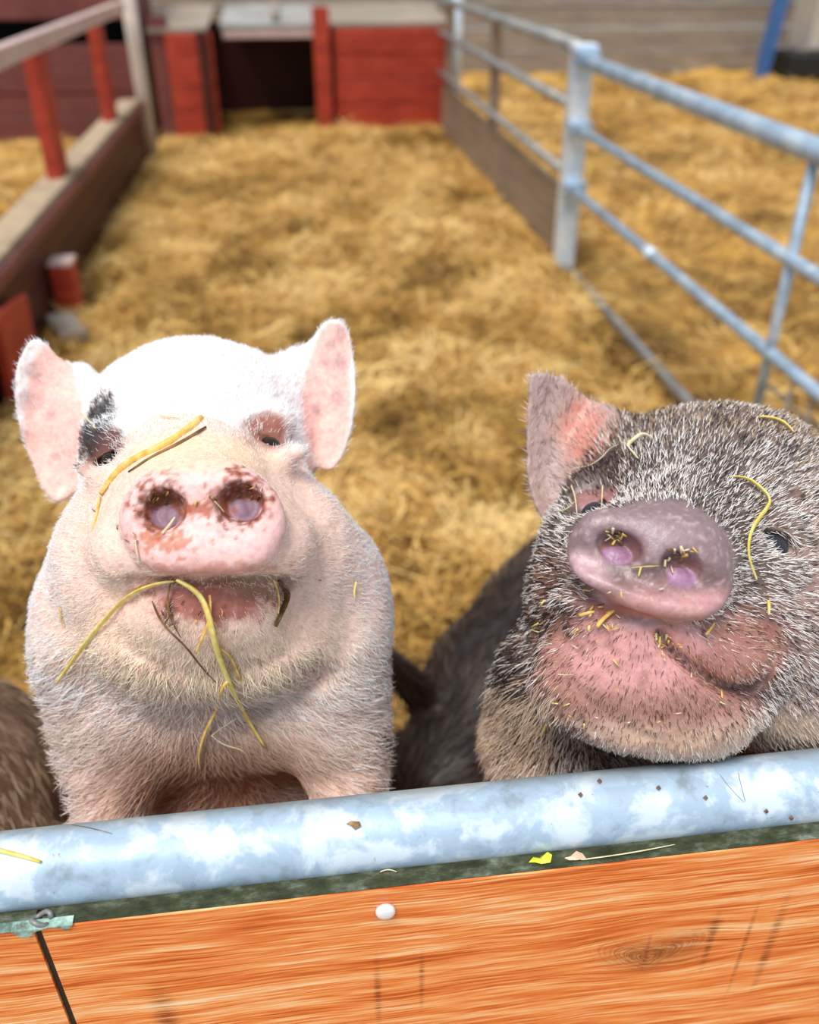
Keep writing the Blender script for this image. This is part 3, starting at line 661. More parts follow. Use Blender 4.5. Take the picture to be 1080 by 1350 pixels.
def white_cols(p):
    z = n3(p, 18, 3); c = np.tile(np.array([.93, .66, .56]), (len(p), 1)); c = c*(1+z[:, None]*.25)
    u, v = px_of(p)
    c = blend(c, smooth01((620-v)/60)*(p[:, 1] > .6), (.93, .86, .85))
    for cx_, cy_, a_, b_ in ((72, 560, 40, 88), (68, 500, 30, 45), (430, 530, 33, 78), (440, 465, 24, 40)): c = blend(c, smooth01((1.12-np.hypot((u-cx_)/a_, (v-cy_)/b_))/.25)*(p[:, 1] > .67), (.98, .58, .52))
    c = blend(c, lab_mask(p, P3(265, 675, .52), (.056, .035, .043), .10), (.96, .60, .58))              # snout skin
    c = blend(c, lab_mask(p, P3(262, 600, .56), (.05, .06, .016), .4)*.6, (.95, .72, .45))
    for cx, cy in ((216, 672), (318, 663)):
        c = blend(c, lab_mask(p, P3(cx, cy-2, .525), (.016, .03, .0155), .35, n3(p, 260, 3)*2.0)*.9, (.30, .06, .015))
        c = blend(c, lab_mask(p, P3(cx, cy-2, .525), (.012, .03, .012), .35, n3(p, 380, 2, 1)*2.4)*.7, (.10, .03, .01))
    for c_ in NOS_W: c = blend(c, lab_mask(p, c_+np.array([-.0005, .0125, -.0055]), (.0105, .0080, .0080), .12, n3(p, 200, 2)*.5), (.30, .19, .25))
    c = blend(c, lab_mask(p, P3(267, 672, .52), (.013, .03, .005), .3, n3(p, 300, 3)*3.4+.3)*.8, (.45, .10, .03))
    c = blend(c, lab_mask(p, P3(215, 715, .52), (.022, .03, .008), .3, n3(p, 300, 3, 1)*3.6+.35)*.7, (.55, .16, .06))
    c = blend(c, lab_mask(p, P3(280, 750, .53), (.045, .03, .005), .4, n3(p, 250, 3, 1)*2.0)*.6, (.62, .24, .16))
    c = blend(c, lab_mask(p, P3(275, 785, .56), (.040, .03, .018), .3, n3(p, 90, 3)), (.62, .30, .28))   # dirty lip
    c = blend(c, lab_mask(p, P3(280, 790, .56), (.034, .03, .014), .4, n3(p, 200, 3)*2.4)*.8, (.38, .12, .08))
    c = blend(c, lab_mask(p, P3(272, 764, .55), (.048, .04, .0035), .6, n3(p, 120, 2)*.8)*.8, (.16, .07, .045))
    c = blend(c, lab_mask(p, P3(238, 805, .57), (.006, .03, .010), .4, n3(p, 200, 3))*.8, (.08, .03, .02))
    c = blend(c, lab_mask(p, P3(355, 770, .57), (.022, .04, .010), .4, n3(p, 200, 3))*.6, (.25, .16, .10))
    for cx, cy, k in ((140, 590, (.17, .07, .055)), (357, 566, (.42, .17, .13))): c = blend(c, lab_mask(p, P3(cx, cy, .615), (.020, .04, .017), .3, n3(p, 80, 2)*.6), k)
    c = blend(c, lab_mask(p, P3(132, 560, .64), (.017, .05, .026), .3, n3(p, 60, 2)*.8)*.9, (.06, .05, .06))
    for (a, b, r_) in ((38, 530, 14), (68, 548, 9), (50, 490, 10), (30, 575, 12), (75, 600, 7), (430, 480, 8), (445, 525, 10), (452, 440, 9), (420, 540, 8), (448, 480, 9), (436, 455, 7), (418, 500, 6)):
        D = .70; c = blend(c, lab_mask(p, P3(a, b, D), (r_*D/F, .04, r_*D/F*1.1), .5, n3(p, 90, 3)*1.7)*.62*(p[:, 1] > .67), (.50, .33, .34))
    c = blend(c, smooth01((v-990)/50)*smooth01((p[:, 1]-.60)/.05)*lab_mask(p, P3(285, 1060, .69), (.075, .08, .05), .3), (.42, .16, .08))  # brown shade of the recess between the forelegs, painted into the skin
    return np.clip(c, 0, 1)
M['skin_w'] = skin_mat('pink_skin', .5, .12)
skin_obj(V, Q, white_cols(V), M['skin_w'], WP)
TW = bvh(V, Q)
for cx, cy in ((140, 604), (357, 581)):
    pass
for q in EYES_W: eyeball(q, .0088, WP)
SNC = P3(267, 690, .52)
def flow_w(p, nn):
    d = p-P3(267, 720, .50); d[:, 1] *= .6
    v = px_of(p)[1]; low = smooth01((v-870)/60)[:, None]
    d2 = np.stack([(p[:, 0]-P3(285, 900, .68)[0])*1.5, 0*p[:, 0], -.06+0*p[:, 0]], 1); return d/(np.linalg.norm(d, axis=1, keepdims=True)+1e-6)*(1-low)+d2/(np.linalg.norm(d2, axis=1, keepdims=True)+1e-6)*low
def m_snout_w(p): return lab_mask(p, P3(267, 680, .515), (.055, .038, .040), .08)
def wt_w(p, nn):
    u, v = px_of(p); w_ = np.ones(len(p)); w_ *= 1-m_snout_w(p)
    w_ *= 1-.85*lab_mask(p, P3(275, 785, .565), (.032, .03, .014), .3)
    w_ *= 1-.75*lab_mask(p, P3(268, 690, .60), (.085, .075, .055), .4)         # thin on the muzzle
    ear = (p[:, 1] > .67) & (nn[:, 1] < .2) & ((np.hypot((u-72)/36, (v-560)/84) < 1) | (np.hypot((u-68)/26, (v-500)/42) < 1) | (np.hypot((u-430)/30, (v-530)/74) < 1) | (np.hypot((u-440)/20, (v-465)/38) < 1))
    w_ = np.where(ear, .10, w_)
    for cx, cy in ((140, 603), (357, 580)): w_ *= 1-lab_mask(p, P3(cx, cy, .61), (.010, .03, .008), .3); w_ *= 1-.55*lab_mask(p, P3(cx, cy-16, .61), (.015, .03, .013), .3)
    w_ *= np.where(p[:, 1] > .85, .22, 1); w_ *= np.where(v > 1010, .35, 1); w_ *= np.where(nn[:, 1] > .45, .25, 1); return w_
def len_w(p):
    u, v = px_of(p); L = .0080+.009*smooth01((v-820)/100)+.0*u; L = L*(1-.45*lab_mask(p, P3(268, 690, .56), (.09, .08, .07), .4)); L = np.where((p[:, 1] > .67) & (v < 650) & ((u < 110) | (u > 400)), .005, L)
    return L+.008*(p[:, 1] > .85)
def hcol_w(p, rg):
    n = len(p); u, v = px_of(p); c = np.tile(np.array([.93, .95, .99]), (n, 1))
    c = blend(c, lab_mask(p, P3(268, 760, .58), (.085, .07, .085), .5)*.8, (.95, .80, .62))
    c = blend(c, lab_mask(p, P3(278, 850, .62), (.10, .08, .040), .5)*.75, (.98, .84, .62))
    c = blend(c, smooth01((v-890)/70)*.7*(p[:, 1] < .85), (.84, .72, .66))
    c = np.where(((rg.random(n) < .28) & (v > 860))[:, None], np.array([.55, .40, .32]), c)
    c = blend(c, smooth01((v-930)/60)*.85*lab_mask(p, P3(290, 1010, .66), (.075, .08, .06), .4), (.50, .30, .20))  # shade under the chest, put into the bristle colour too
    c = blend(c, (rg.random(n) < .12)*(.3+.5*smooth01((v-800)/80)), (.45, .36, .32))
    z = n3(p, 70, 2)*.9
    for q, r_ in ((P3(132, 545, .645), (.012, .05, .016)), (P3(116, 583, .655), (.010, .05, .018)), (P3(126, 598, .63), (.008, .04, .020)), (P3(502, 950, .73), (.008, .06, .030))):
        c = blend(c, (lab_mask(p, q, r_, .3, z) > rg.random(n)*.9+.05)*.96, (.015, .015, .02))
    return c
fur('fur', V, Q, N, 140000, wt_w, len_w, lambda p: .000125+.00008*smooth01((px_of(p)[1]-800)/90)+.00025*(p[:, 1] > .85), hcol_w, flow_w, .42, WP, 'white and cream coat of bristles', curl=.38, seed=3)
# ================= grizzled pig =================
S = SDF(); e = S.ell
wp_ = lambda *q: (np.array(q)-CAM)@RM                                    # a point of the place in the sculpting frame
e(P3(930, 905, .80), (.135, .11, .12), .03)
S.cone(P3(930, 905, .86), wp_(.72, 1.0, .36), .125, .15, .05); e(wp_(.76, 1.05, .36), (.13, .13, .13), .04)
for sx_ in (-1, 1):
    b0 = np.array([.76, 1.03])+np.array([.05, -.05])*sx_*1.3
    W = [wp_(b0[0], b0[1], .30), wp_(b0[0]-.06, b0[1]-.07, .19), wp_(b0[0]+.02, b0[1]+.03, .13), wp_(b0[0], b0[1], .02)]
    S.cone(W[0], W[1], .075, .045, .03); S.cone(W[1], W[2], .042, .026, .015); S.cone(W[2], W[3], .022, .021, .01)
for x0 in (800, 1060):
    a = P3(x0, 1040, .70); b = wp_(.02+(x0-700)/1170*.62, .43, .50); S.cone(P3(x0, 960, .72), a, .04, .03, .03); S.cone(a, b, .030, .018, .015); S.cone(b, b+np.array([0, -.006, -.03]), .018, .020, .008)
e(P3(945, 690, .678), (.106, .085, .0845), .03)                          # cranium
e(P3(930, 610, .700), (.080, .06, .040), .03)
e(P3(1075, 800, .680), (.085, .085, .100), .04)                          # neck side beyond the right cheek
e(P3(905, 770, .632), (.080, .072, .070), .03)                           # face
e(P3(764, 790, .635), (.038, .050, .050), .03)                           # cheeks
e(P3(728, 895, .662), (.042, .050, .046), .025)
e(P3(755, 710, .655), (.022, .035, .030), .02)
e(P3(1020, 800, .620), (.052, .050, .060), .03)
e(P3(1045, 893, .662), (.075, .060, .055), .03)
S.cone(P3(868, 742, .548), P3(915, 715, .640), .043, .070, .02)          # muzzle
e(P3(838, 895, .582), (.066, .040, .046), .02)                           # chin
e(P3(832, 826, .553), (.026, .022, .016), .010)                          # lower lip
e(P3(900, 915, .592), (.060, .040, .042), .02); e(P3(842, 862, .572), (.054, .036, .036), .02)
e(P3(775, 800, .566), (.022, .028, .018), .014, roll=20)                 # upper lip, left
e(P3(945, 838, .570), (.036, .028, .020), .012, roll=33)                 # overhanging lip, right
e(P3(985, 872, .584), (.022, .026, .014), .012, roll=15)
e(P3(715, 975, .695), (.045, .05, .055), .03)
# ears
E1 = smooth_poly([(700, 495), (722, 494), (748, 505), (785, 532), (818, 556), (822, 590), (795, 625), (775, 660), (760, 690), (738, 697), (712, 680), (697, 640), (694, 590), (696, 535)])
S.sheet(E1, lambda u, v: .706-.012*((u-735)/50)**2-.008*((v-600)/100)**2+.014*smooth01((u-735)/60), .0036, .0024, .010)
E2 = smooth_poly([(1088, 610), (1120, 560), (1165, 520), (1195, 525), (1205, 600), (1190, 680), (1160, 730), (1120, 740), (1095, 700)])
S.sheet(E2, lambda u, v: .715-.010*((u-1140)/60)**2+.012*smooth01((1150-u)/60), .0036, .0024, .012)
e(P3(790, 615, .705), (.026, .026, .045), .02, roll=20); e(P3(1085, 660, .71), (.03, .03, .05), .02)
# eyes
EYES_G = []
for cx, cy, rl in ((1030, 717, 32), (781, 672, -22)):
    sg = 1 if cx > 900 else -1
    e(S.surf(cx-sg*2, cy-29)+np.array([0, .004, 0]), (.021, .011, .013), .010, roll=rl*.6)
    e(S.surf(cx-sg*8, cy+27)+np.array([0, .006, 0]), (.022, .010, .010), .012, roll=rl*.5)
    c_ = S.surf(cx, cy); n_ = S.normal(c_); e(c_, (.0146, .0110, .0074), .0025, roll=rl, op='s'); n_ = n_+np.array([0, -1., 0]); EYES_G.append(c_-n_/np.linalg.norm(n_)*.0112)
    a_ = math.radians(rl)
    S.crease([(cx+x_*math.cos(a_)-y_*math.sin(a_), cy+x_*math.sin(a_)+y_*math.cos(a_)) for x_, y_ in ((-26, -4), (-14, -14), (2, -17), (18, -12), (27, 0))], .0014, -.0014)
    S.crease([(cx+x_*math.cos(a_)-y_*math.sin(a_), cy+x_*math.sin(a_)+y_*math.cos(a_)) for x_, y_ in ((-28, -14), (-14, -26), (4, -29), (22, -20), (32, -4))], .0022, .0016)
# snout
SN = smooth_poly([(748, 730), (752, 706), (776, 688), (818, 674), (857, 670), (892, 678), (927, 701), (950, 731), (962, 762), (960, 786), (948, 805), (925, 815), (892, 812), (860, 806), (827, 797), (797, 778), (767, 763), (753, 749)])
S.sheet(SN, lambda u, v: .529-.00010*(v-742)+.010*smooth01((712-v+.35*(u-850))/55)+.003*((u-855)/105)**2, .016, .008, .006)
S.crease([(785, 762), (830, 782), (875, 797), (925, 802)], .009, -.0030)                        # rolled lower rim
S.crease([(758, 728), (795, 745), (860, 766), (905, 779), (940, 776)], .0066, .0085)            # trough across the disc
e(P3(835, 700, .521), (.030, .008, .012), .012, roll=12)
e(P3(925, 735, .522), (.012, .008, .018), .012, roll=-20)
NOS_G = []
for cx, cy, sg in ((817, 724, -1), (903, 752, 1)):
    c_ = S.surf(cx, cy); e(c_+np.array([0, .001, .001]), (.0135, .013, .0095), .005, roll=24, op='s')
    e(c_+np.array([-.001*sg, .0125, -.0060]), (.0105, .0070, .0070), .002, roll=24); NOS_G.append(c_)
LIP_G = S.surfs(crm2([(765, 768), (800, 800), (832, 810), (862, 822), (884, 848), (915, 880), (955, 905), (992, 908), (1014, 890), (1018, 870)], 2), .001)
S.groove(LIP_G, .0042, .0105)
e(S.surf(905, 838)+np.array([0, .010, 0]), (.024, .016, .0125), .006, roll=38); e(S.surf(950, 862)+np.array([0, .011, 0]), (.030, .017, .0150), .006, roll=26); e(S.surf(988, 872)+np.array([0, .012, 0]), (.020, .016, .0120), .006, roll=-5)
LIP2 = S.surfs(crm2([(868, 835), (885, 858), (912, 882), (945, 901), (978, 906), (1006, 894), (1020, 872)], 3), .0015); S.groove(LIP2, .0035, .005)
S.crease([(800, 800), (768, 815), (738, 818)], .004, .003)
S.crease([(795, 836), (797, 846), (802, 856)], .0025, .0035)
for q in ([(745, 770), (735, 800), (738, 840)], [(985, 640), (1010, 655), (1050, 662)], [(975, 700), (990, 740), (1000, 780)], [(735, 880), (790, 940), (860, 975)], [(985, 915), (1000, 950), (990, 980)]): S.crease(q, .006, .0022)
S.disp(lambda p: (n3(p, 45, 2)*.0040+n3(p, 140, 2)*.0012)*(p[:, 1] > .545)+n3(p, 220, 2)*.0006)
xs = axis((-.0, .42, .0017), (.42, .80, .007)); xs = axis((.04, .53, .0019), (.53, 1.0, .008)); ys = axis((.48, .60, .0013), (.60, .78, .002), (.78, 1.75, .007)); zs = axis((-.9, -.24, .007), (-.24, .13, .0019))
V, Q, N = mesh_sdf(S, xs, ys, zs)
GP = empty('pig', (.45, .85, 0), 'grizzled grey and brown pig with purple snout, chin on the gate rail', 'pig')
M['skin_g'] = skin_mat('grizzled_skin', .36, .06, .6, .6)
def cols_g(p):
    z = n3(p, 16, 3); z2 = n3(p, 60, 3, 1); u, v = px_of(p); c = np.tile(np.array([.13, .09, .08]), (len(p), 1))*(1+z[:, None]*.6+z2[:, None]*.5)
    c = blend(c, lab_mask(p, P3(1060, 830, .64), (.07, .09, .10), .5, z*.6)*.7, (.62, .42, .34))
    c = blend(c, lab_mask(p, P3(850, 895, .57), (.085, .06, .058), .3, z*.5), (.52, .25, .21))       # pink chin
    c = blend(c, lab_mask(p, P3(835, 850, .55), (.040, .04, .032), .4, z2*.8)*.9, (.80, .40, .41))
    c = blend(c, smooth01(n3(p, 150, 3, 1)*4)*lab_mask(p, P3(860, 880, .57), (.08, .06, .06), .4)*.55, (.36, .17, .14))
    c = blend(c, lab_mask(p, P3(850, 930, .57), (.07, .05, .022), .5, z*.8)*.5, (.36, .19, .15))
    c = blend(c, lab_mask(p, P3(755, 790, .60), (.040, .06, .030), .4, z2), (.22, .11, .075))
    c = blend(c, lab_mask(p, P3(720, 850, .64), (.030, .06, .036), .4, z2)*.5, (.2, .13, .11))
    c = blend(c, lab_mask(p, P3(960, 850, .57), (.036, .04, .024), .35, z2*.6), (.36, .16, .13))
    c = blend(c, lab_mask(p, P3(985, 905, .58), (.030, .03, .008), .5, z2)*.7, (.12, .07, .06))
    c = blend(c, lab_mask(p, P3(900, 960, .59), (.11, .06, .020), .4, z*.5)*.7, (.85, .62, .48))
    sn = lab_mask(p, P3(855, 742, .52), (.060, .034, .040), .12); c = blend(c, sn, (.27, .185, .20))
    c = blend(c, sn*lab_mask(p, P3(860, 792, .51), (.048, .04, .012), .45, z2*.5)*.9, (.64, .33, .34))
    c = blend(c, sn*lab_mask(p, P3(860, 765, .51), (.045, .03, .009), .5, z2*.6)*.65, (.19, .12, .11))
    c = blend(c, sn*lab_mask(p, P3(775, 755, .51), (.014, .03, .012), .45, z2*.5)*.7, (.70, .45, .50))
    c = blend(c, sn*lab_mask(p, P3(850, 705, .51), (.030, .03, .010), .5, z2*.9)*.5, (.40, .29, .33))
    c = blend(c, sn*smooth01(n3(p, 330, 2)*5-.4)*.5, (.66, .5, .52))
    for cx, cy in ((818, 722), (903, 750)):
        c = blend(c, lab_mask(p, P3(cx, cy, .525), (.0135, .02, .009), .3, z2*.5)*.8, (.24, .10, .08))
    for c_ in NOS_G: c = blend(c, lab_mask(p, c_+np.array([0, .0105, -.0055]), (.0105, .0075, .0068), .12), (.38, .20, .34))
    lip = np.min([((p-q)**2).sum(1) for q in list(LIP_G[:6])+list(LIP2)], 0); c = blend(c, np.exp(-lip/(.0032**2))*.9, (.07, .035, .03))  # dark lip line, with shade of crease and flap painted into the skin
    c = blend(c, lab_mask(p, P3(850, 806, .53), (.030, .02, .004), .4, z2)*.7, (.5, .16, .09))
    for cx, cy, k in ((1028, 694, (.66, .30, .28)), (785, 655, (.42, .20, .20)), (1050, 738, (.45, .18, .14))): c = blend(c, lab_mask(p, P3(cx, cy, .62), (.015, .03, .011), .3, z2*.4), k)
    c = blend(c, (smooth01((835-u)/40)*(p[:, 1] > .675)*(v < 705)*(u < 835)), (.50, .36, .34))
    c = blend(c, lab_mask(p, P3(762, 570, .71), (.019, .05, .026), .6, z2+z*.8)*.8*(p[:, 1] > .67), (.72, .25, .18))
    c = blend(c, lab_mask(p, P3(742, 676, .70), (.013, .05, .010), .4, z2)*.95*(p[:, 1] > .66), (.88, .36, .30))
    c = blend(c, smooth01((p[:, 1]-.78)/.05), (.17, .12, .10))
    return np.clip(c, 0, 1)
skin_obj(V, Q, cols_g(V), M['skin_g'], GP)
TG = bvh(V, Q)
for cx, cy in ((1028, 716), (783, 675)):
    pass
for q in EYES_G: eyeball(q, .0108, GP, (.03, .03, .04))
def flow_g(p, nn):
    d = p-P3(880, 750, .50); d[:, 1] *= .7; return d
def thin_g(p): return np.maximum.reduce([lab_mask(p, P3(855, 890, .56), (.070, .05, .046), .35), lab_mask(p, P3(955, 850, .57), (.034, .04, .022), .3)*.9, lab_mask(p, P3(835, 820, .55), (.035, .04, .025), .3)])
def wt_g(p, nn):
    u, v = px_of(p); w_ = 1-lab_mask(p, P3(855, 742, .515), (.061, .036, .040), .10); w_ *= 1-.35*thin_g(p)
    for cx, cy in ((1030, 717), (782, 674)): w_ *= 1-lab_mask(p, P3(cx, cy, .61), (.017, .03, .013), .25)
    for cx, cy in ((1028, 694), (785, 655)): w_ *= 1-.85*lab_mask(p, P3(cx, cy, .62), (.017, .03, .013), .3)
    w_ = np.where((u < 815) & (p[:, 1] > .68) & (v < 700), .45, w_)
    w_ *= np.where(p[:, 1] > .80, .40, 1); w_ *= np.where(nn[:, 1] > .4, .2, 1); w_ *= np.where(u > 1110, .6, 1); return w_
def len_g(p):
    u, v = px_of(p); L = .0082+.009*smooth01((v-830)/100)*smooth01((770-u)/60)-.0030*thin_g(p); L = np.where((u < 815) & (p[:, 1] > .68) & (v < 700), .008, L)
    return L+.010*(p[:, 1] > .80)
DARK = np.array([.025, .018, .017]); PALE = np.array([.95, .90, .89]); TAN = np.array([.55, .40, .27])
def hcol_g(p, rg):
    n = len(p); u, v = px_of(p); z = n3(p, 40, 3)+n3(p, 12, 2, 1)*.6; r = rg.random(n)
    pale = .56+z*.8+.18*smooth01((v-600)/80)*(v < 800); pale = pale-.25*smooth01((590-v)/40)+.12*(u > 980)
    pale = pale-.30*lab_mask(p, P3(750, 780, .60), (.05, .06, .045), .3)-.35*lab_mask(p, P3(785, 632, .66), (.022, .06, .024), .4)-.3*lab_mask(p, P3(700, 920, .64), (.025, .06, .04), .4)
    tan = .07+.35*smooth01((600-v)/40)+.25*smooth01((660-v)/40)*(u > 1040)
    c = np.where((r < pale)[:, None], PALE, DARK); c = np.where((rg.random(n) < tan)[:, None], TAN, c)
    t = thin_g(p); c = np.where((rg.random(n) < t)[:, None], np.where((r < .30+.35*smooth01((v-880)/60))[:, None], np.array([.13, .065, .05]), np.array([.66, .40, .34])), c)
    ear = (u < 815) & (p[:, 1] > .68) & (v < 700); c = np.where(ear[:, None], np.where((r < .55)[:, None], np.array([.74, .62, .58]), np.array([.30, .22, .21])), c)
    low = smooth01((v-880)/60)*smooth01((750-u)/30); c = np.where((rg.random(n) < low*.85)[:, None], np.array([.80, .62, .47]), c)
    bk = p[:, 1] > .80; c = np.where(bk[:, None], np.where((r < .25)[:, None], TAN*.6, DARK), c)
    jw = lab_mask(p, P3(930, 965, .60), (.10, .05, .018), .4)*.7; c = blend(c, jw, (.86, .70, .55))
    return c*(rg.uniform(.8, 1.1, n)[:, None])
fur('fur', V, Q, N, 138000, wt_g, len_g, lambda p: .00021+.0003*(p[:, 1] > .80), hcol_g, flow_g, .48, GP, 'grizzled coat of dark, pale and tan bristles', curl=.2, seed=5)

# ================= the two pigs standing lower down =================
def quad_pig(loc, head, L, r, zc, label, basecol, hcols, nh, seed):
    # a standing pig: y runs from rump to head in its own frame
    S = SDF(); a = math.radians(head); Rz = np.array([[math.cos(a), -math.sin(a), 0], [math.sin(a), math.cos(a), 0], [0, 0, 1]])
    lp = lambda x, y, z: np.array([x, y, z])
    S.cone(lp(0, -L*.32, zc), lp(0, L*.25, zc), r, r*.95, .05); S.ell(lp(0, -L*.42, zc+.005), (r*.9, r*.85, r*.92), .05); S.ell(lp(0, -L*.05, zc-.02), (r*1.06, L*.3, r*1.02), .04)
    S.cone(lp(0, L*.30, zc+.01), lp(0, L*.52, zc-.0), r*.82, r*.62, .05)
    S.ell(lp(0, L*.58, zc-.01), (r*.62, r*.60, r*.62), .04); S.cone(lp(0, L*.60, zc-.03), lp(0, L*.60+r*1.0, zc-.10), r*.42, r*.27, .03)
    S.ell(lp(0, L*.60+r*1.05, zc-.105), (r*.29, r*.10, r*.25), .01)
    for s_ in (-1, 1):
        S.cone(lp(s_*r*.52, L*.28, zc-.05), lp(s_*r*.52, L*.30, zc*.38), r*.34, r*.20, .03); S.cone(lp(s_*r*.52, L*.30, zc*.38), lp(s_*r*.52, L*.30, .05), r*.19, r*.14, .012); S.cone(lp(s_*r*.52, L*.30, .05), lp(s_*r*.52, L*.31, .022), r*.15, r*.16, .006)
        S.cone(lp(s_*r*.55, -L*.38, zc-.03), lp(s_*r*.55, -L*.30, zc*.45), r*.50, r*.28, .03); S.cone(lp(s_*r*.55, -L*.30, zc*.45), lp(s_*r*.55, -L*.43, zc*.32), r*.26, r*.17, .015); S.cone(lp(s_*r*.55, -L*.43, zc*.32), lp(s_*r*.55, -L*.41, .05), r*.16, r*.13, .01); S.cone(lp(s_*r*.55, -L*.41, .05), lp(s_*r*.55, -L*.40, .022), r*.15, r*.16, .006)
        S.ell(lp(s_*r*.62, L*.50, zc+r*.78), (r*.24, r*.07, r*.58), .015, roll=s_*24, pitch=-12)
        S.ell(lp(s_*r*.1, L*.60+r*1.17, zc-.105), (r*.06, r*.08, r*.08), .004, op='s')
    S.cone(lp(0, -L*.42-r*.8, zc+.05), lp(.03, -L*.42-r*1.15, zc-.02), .014, .006, .01)
    S.disp(lambda p: n3(p, 14, 2)*.012)
    ax = axis((-r*1.9, r*1.9, .008)); ay = axis((-L*.42-r*1.4, L*.60+r*1.5, .008)); az = axis((-.01, zc+r*1.7, .008))
    V, Q, N = mesh_sdf(S, ax, ay, az); V = (V@Rz.T+np.array(loc)-CAM)@RM; N = N@Rz.T@RM
    root = empty('pig', loc, label, 'pig'); z = n3(V, 12, 3)
    c = np.tile(np.array(basecol), (len(V), 1))*(1+z[:, None]*.8); skin_obj(V, Q, np.clip(c, 0, 1), M['skin_g'], root)
    fwd = Rz@np.array([0, 1, 0])@RM
    def hc(p, rg):
        i = (rg.random(len(p))+n3(p, 9, 3)*1.2).clip(0, .999); i = (i*len(hcols)).astype(int); return np.array(hcols)[i]
    fur('fur', V, Q, N, nh, lambda p, n_: np.ones(len(p)), lambda p: np.full(len(p), .028), .00038, hc, lambda p, n_: -fwd+np.array([0, 0, -.4])+0*p, .35, root, seed=seed)
    for s_ in (-1, 1):
        q = Rz@np.array([s_*r*.50, L*.60+r*.25, zc+r*.25])+np.array(loc); eyeball((q-CAM)@RM, .011, root)
quad_pig((.367, 1.04, 0), 140, .62, .125, .38, 'dark brown pig standing low behind the gate between the two big faces', (.035, .022, .017),
         [(.012, .008, .007), (.018, .012, .01), (.03, .02, .016), (.06, .042, .034), (.22, .16, .125)], 26000, 7)
quad_pig((-.59, .775, 0), 66, .36, .165, .46, 'shaggy brown pig behind the gate at the lower left edge', (.24, .14, .09),
         [(.06, .035, .022), (.16, .10, .06), (.30, .19, .12), (.48, .34, .23), (.66, .52, .38)], 24000, 8)

# ---------------------------------------------------------------- straw and crumbs on the pigs and the gate
def smat(name, c1, c2, rough=.5):
    m, nt, p = nmat(name, rough, 0, .35); nt.links.new(ramp(nt, noise(nt, 140, 4), [(.35, c1), (.65, c2)]), p.inputs['Base Color']); return m
M['st_y'] = smat('yellow_straw', (.80, .60, .10), (.95, .82, .32)); M['st_g'] = smat('golden_straw', (.70, .40, .06), (.95, .70, .25))
M['st_p'] = smat('pale_straw', (.72, .62, .36), (.90, .82, .58)); M['st_b'] = smat('brown_stalk', (.10, .05, .02), (.30, .17, .06)); M['st_w'] = smat('wet_stalk', (.03, .02, .008), (.18, .10, .03), .25)
def crm(pts, n=5):
    pts = [Vector(p) for p in pts]; pts = [pts[0]*2-pts[1]]+pts+[pts[-1]*2-pts[-2]]; o = []
    for i in range(1, len(pts)-2):
        a, b, c, d = pts[i-1:i+3]
        for j in range(n):
            t = j/n; o.append(.5*(2*b+(c-a)*t+(2*a-5*b+4*c-d)*t*t+(3*b-a-3*c+d)*t**3))
    return o+[pts[-2]]
def stalk(tree, px, r, m, label, off=.002, name='straw_stalk', cat='straw', Ds=None, flat=.45, group=None, taper=True):
    n = 5
    if Ds is None:
        fine = crm([Vector((x, y, 0)) for x, y in px], n); P = [drape(tree, q.x, q.y, off) for q in fine]
        A = np.array([list(q) for q in P]); k = np.ones(5)/5
        if len(A) > 6:
            B_ = np.vstack([np.repeat(A[:1], 2, 0), A, np.repeat(A[-1:], 2, 0)]); A = np.stack([np.convolve(B_[:, i], k, 'valid') for i in range(3)], 1)
        P = [Vector(a) for a in A]
    else: P = crm([Vector(at(x, y, D)) for (x, y), D in zip(px, Ds)], n)
    base = P[0].copy(); N_ = len(P); rs = [r*(1 if not taper else (.55+.45*min(1, (N_-1-i)/(N_*.35), (i+1)/(N_*.15)))) for i in range(N_)]
    b = MB().tube(P, rs, 8, flat=flat); o = b.build(name, M[m], None, True)
    o.data.transform(Matrix.Translation(-base)); o.location = base
    return tag(o, label, cat, group)
stalk(TW, [(232, 766), (205, 770), (170, 785), (140, 815), (110, 852), (86, 885), (73, 903)], .0020, 'st_y', 'long yellow straw curving from the white pig\'s mouth down to the left', .006)
stalk(TW, [(228, 762), (262, 782), (276, 815), (284, 852), (299, 893), (322, 940), (352, 990)], .0036, 'st_y', 'thick yellow straw stalk hanging from the white pig\'s mouth down to the right', .009)
stalk(TW, [(276, 780), (277, 815), (266, 842), (257, 864)], .0012, 'st_g', 'short thin golden straw crossing the thick stalk on the white pig\'s chin', .006)
stalk(TW, [(280, 850), (300, 862), (312, 884), (330, 930)], .0014, 'st_g', 'slim golden sliver alongside the thick stalk below the white pig\'s chin', .006)
stalk(TW, [(302, 897), (292, 908), (286, 935), (270, 965), (261, 1002), (269, 1025)], .0013, 'st_g', 'thin golden strand dangling below the thick stalk to the chest of the white pig', .010)
stalk(TW, [(277, 968), (296, 983), (322, 990), (338, 1018), (355, 1032), (373, 1044)], .0009, 'st_p', 'fine pale root trailing over the white pig\'s chest towards the rail', .010)
stalk(TW, [(276, 972), (295, 958), (316, 945)], .0006, 'st_p', 'short pale thread across the white pig\'s chest above the fine root', .008)
stalk(TW, [(199, 788), (214, 823), (243, 850), (266, 880), (287, 902)], .0008, 'st_b', 'thin brown twig slanting over the white pig\'s chin', .004)
stalk(TW, [(226, 765), (220, 795), (228, 822), (240, 843)], .0008, 'st_b', 'short brown stalk hanging straight down from the white pig\'s lip', .004)
stalk(TW, [(366, 764), (380, 782), (372, 805), (362, 829)], .0030, 'st_w', 'dark wet stalk hanging at the right corner of the white pig\'s mouth', .004)
stalk(TW, [(360, 762), (368, 785), (367, 812)], .0008, 'st_g', 'thin golden stalk stuck to the dark wet one at the mouth corner', .005)
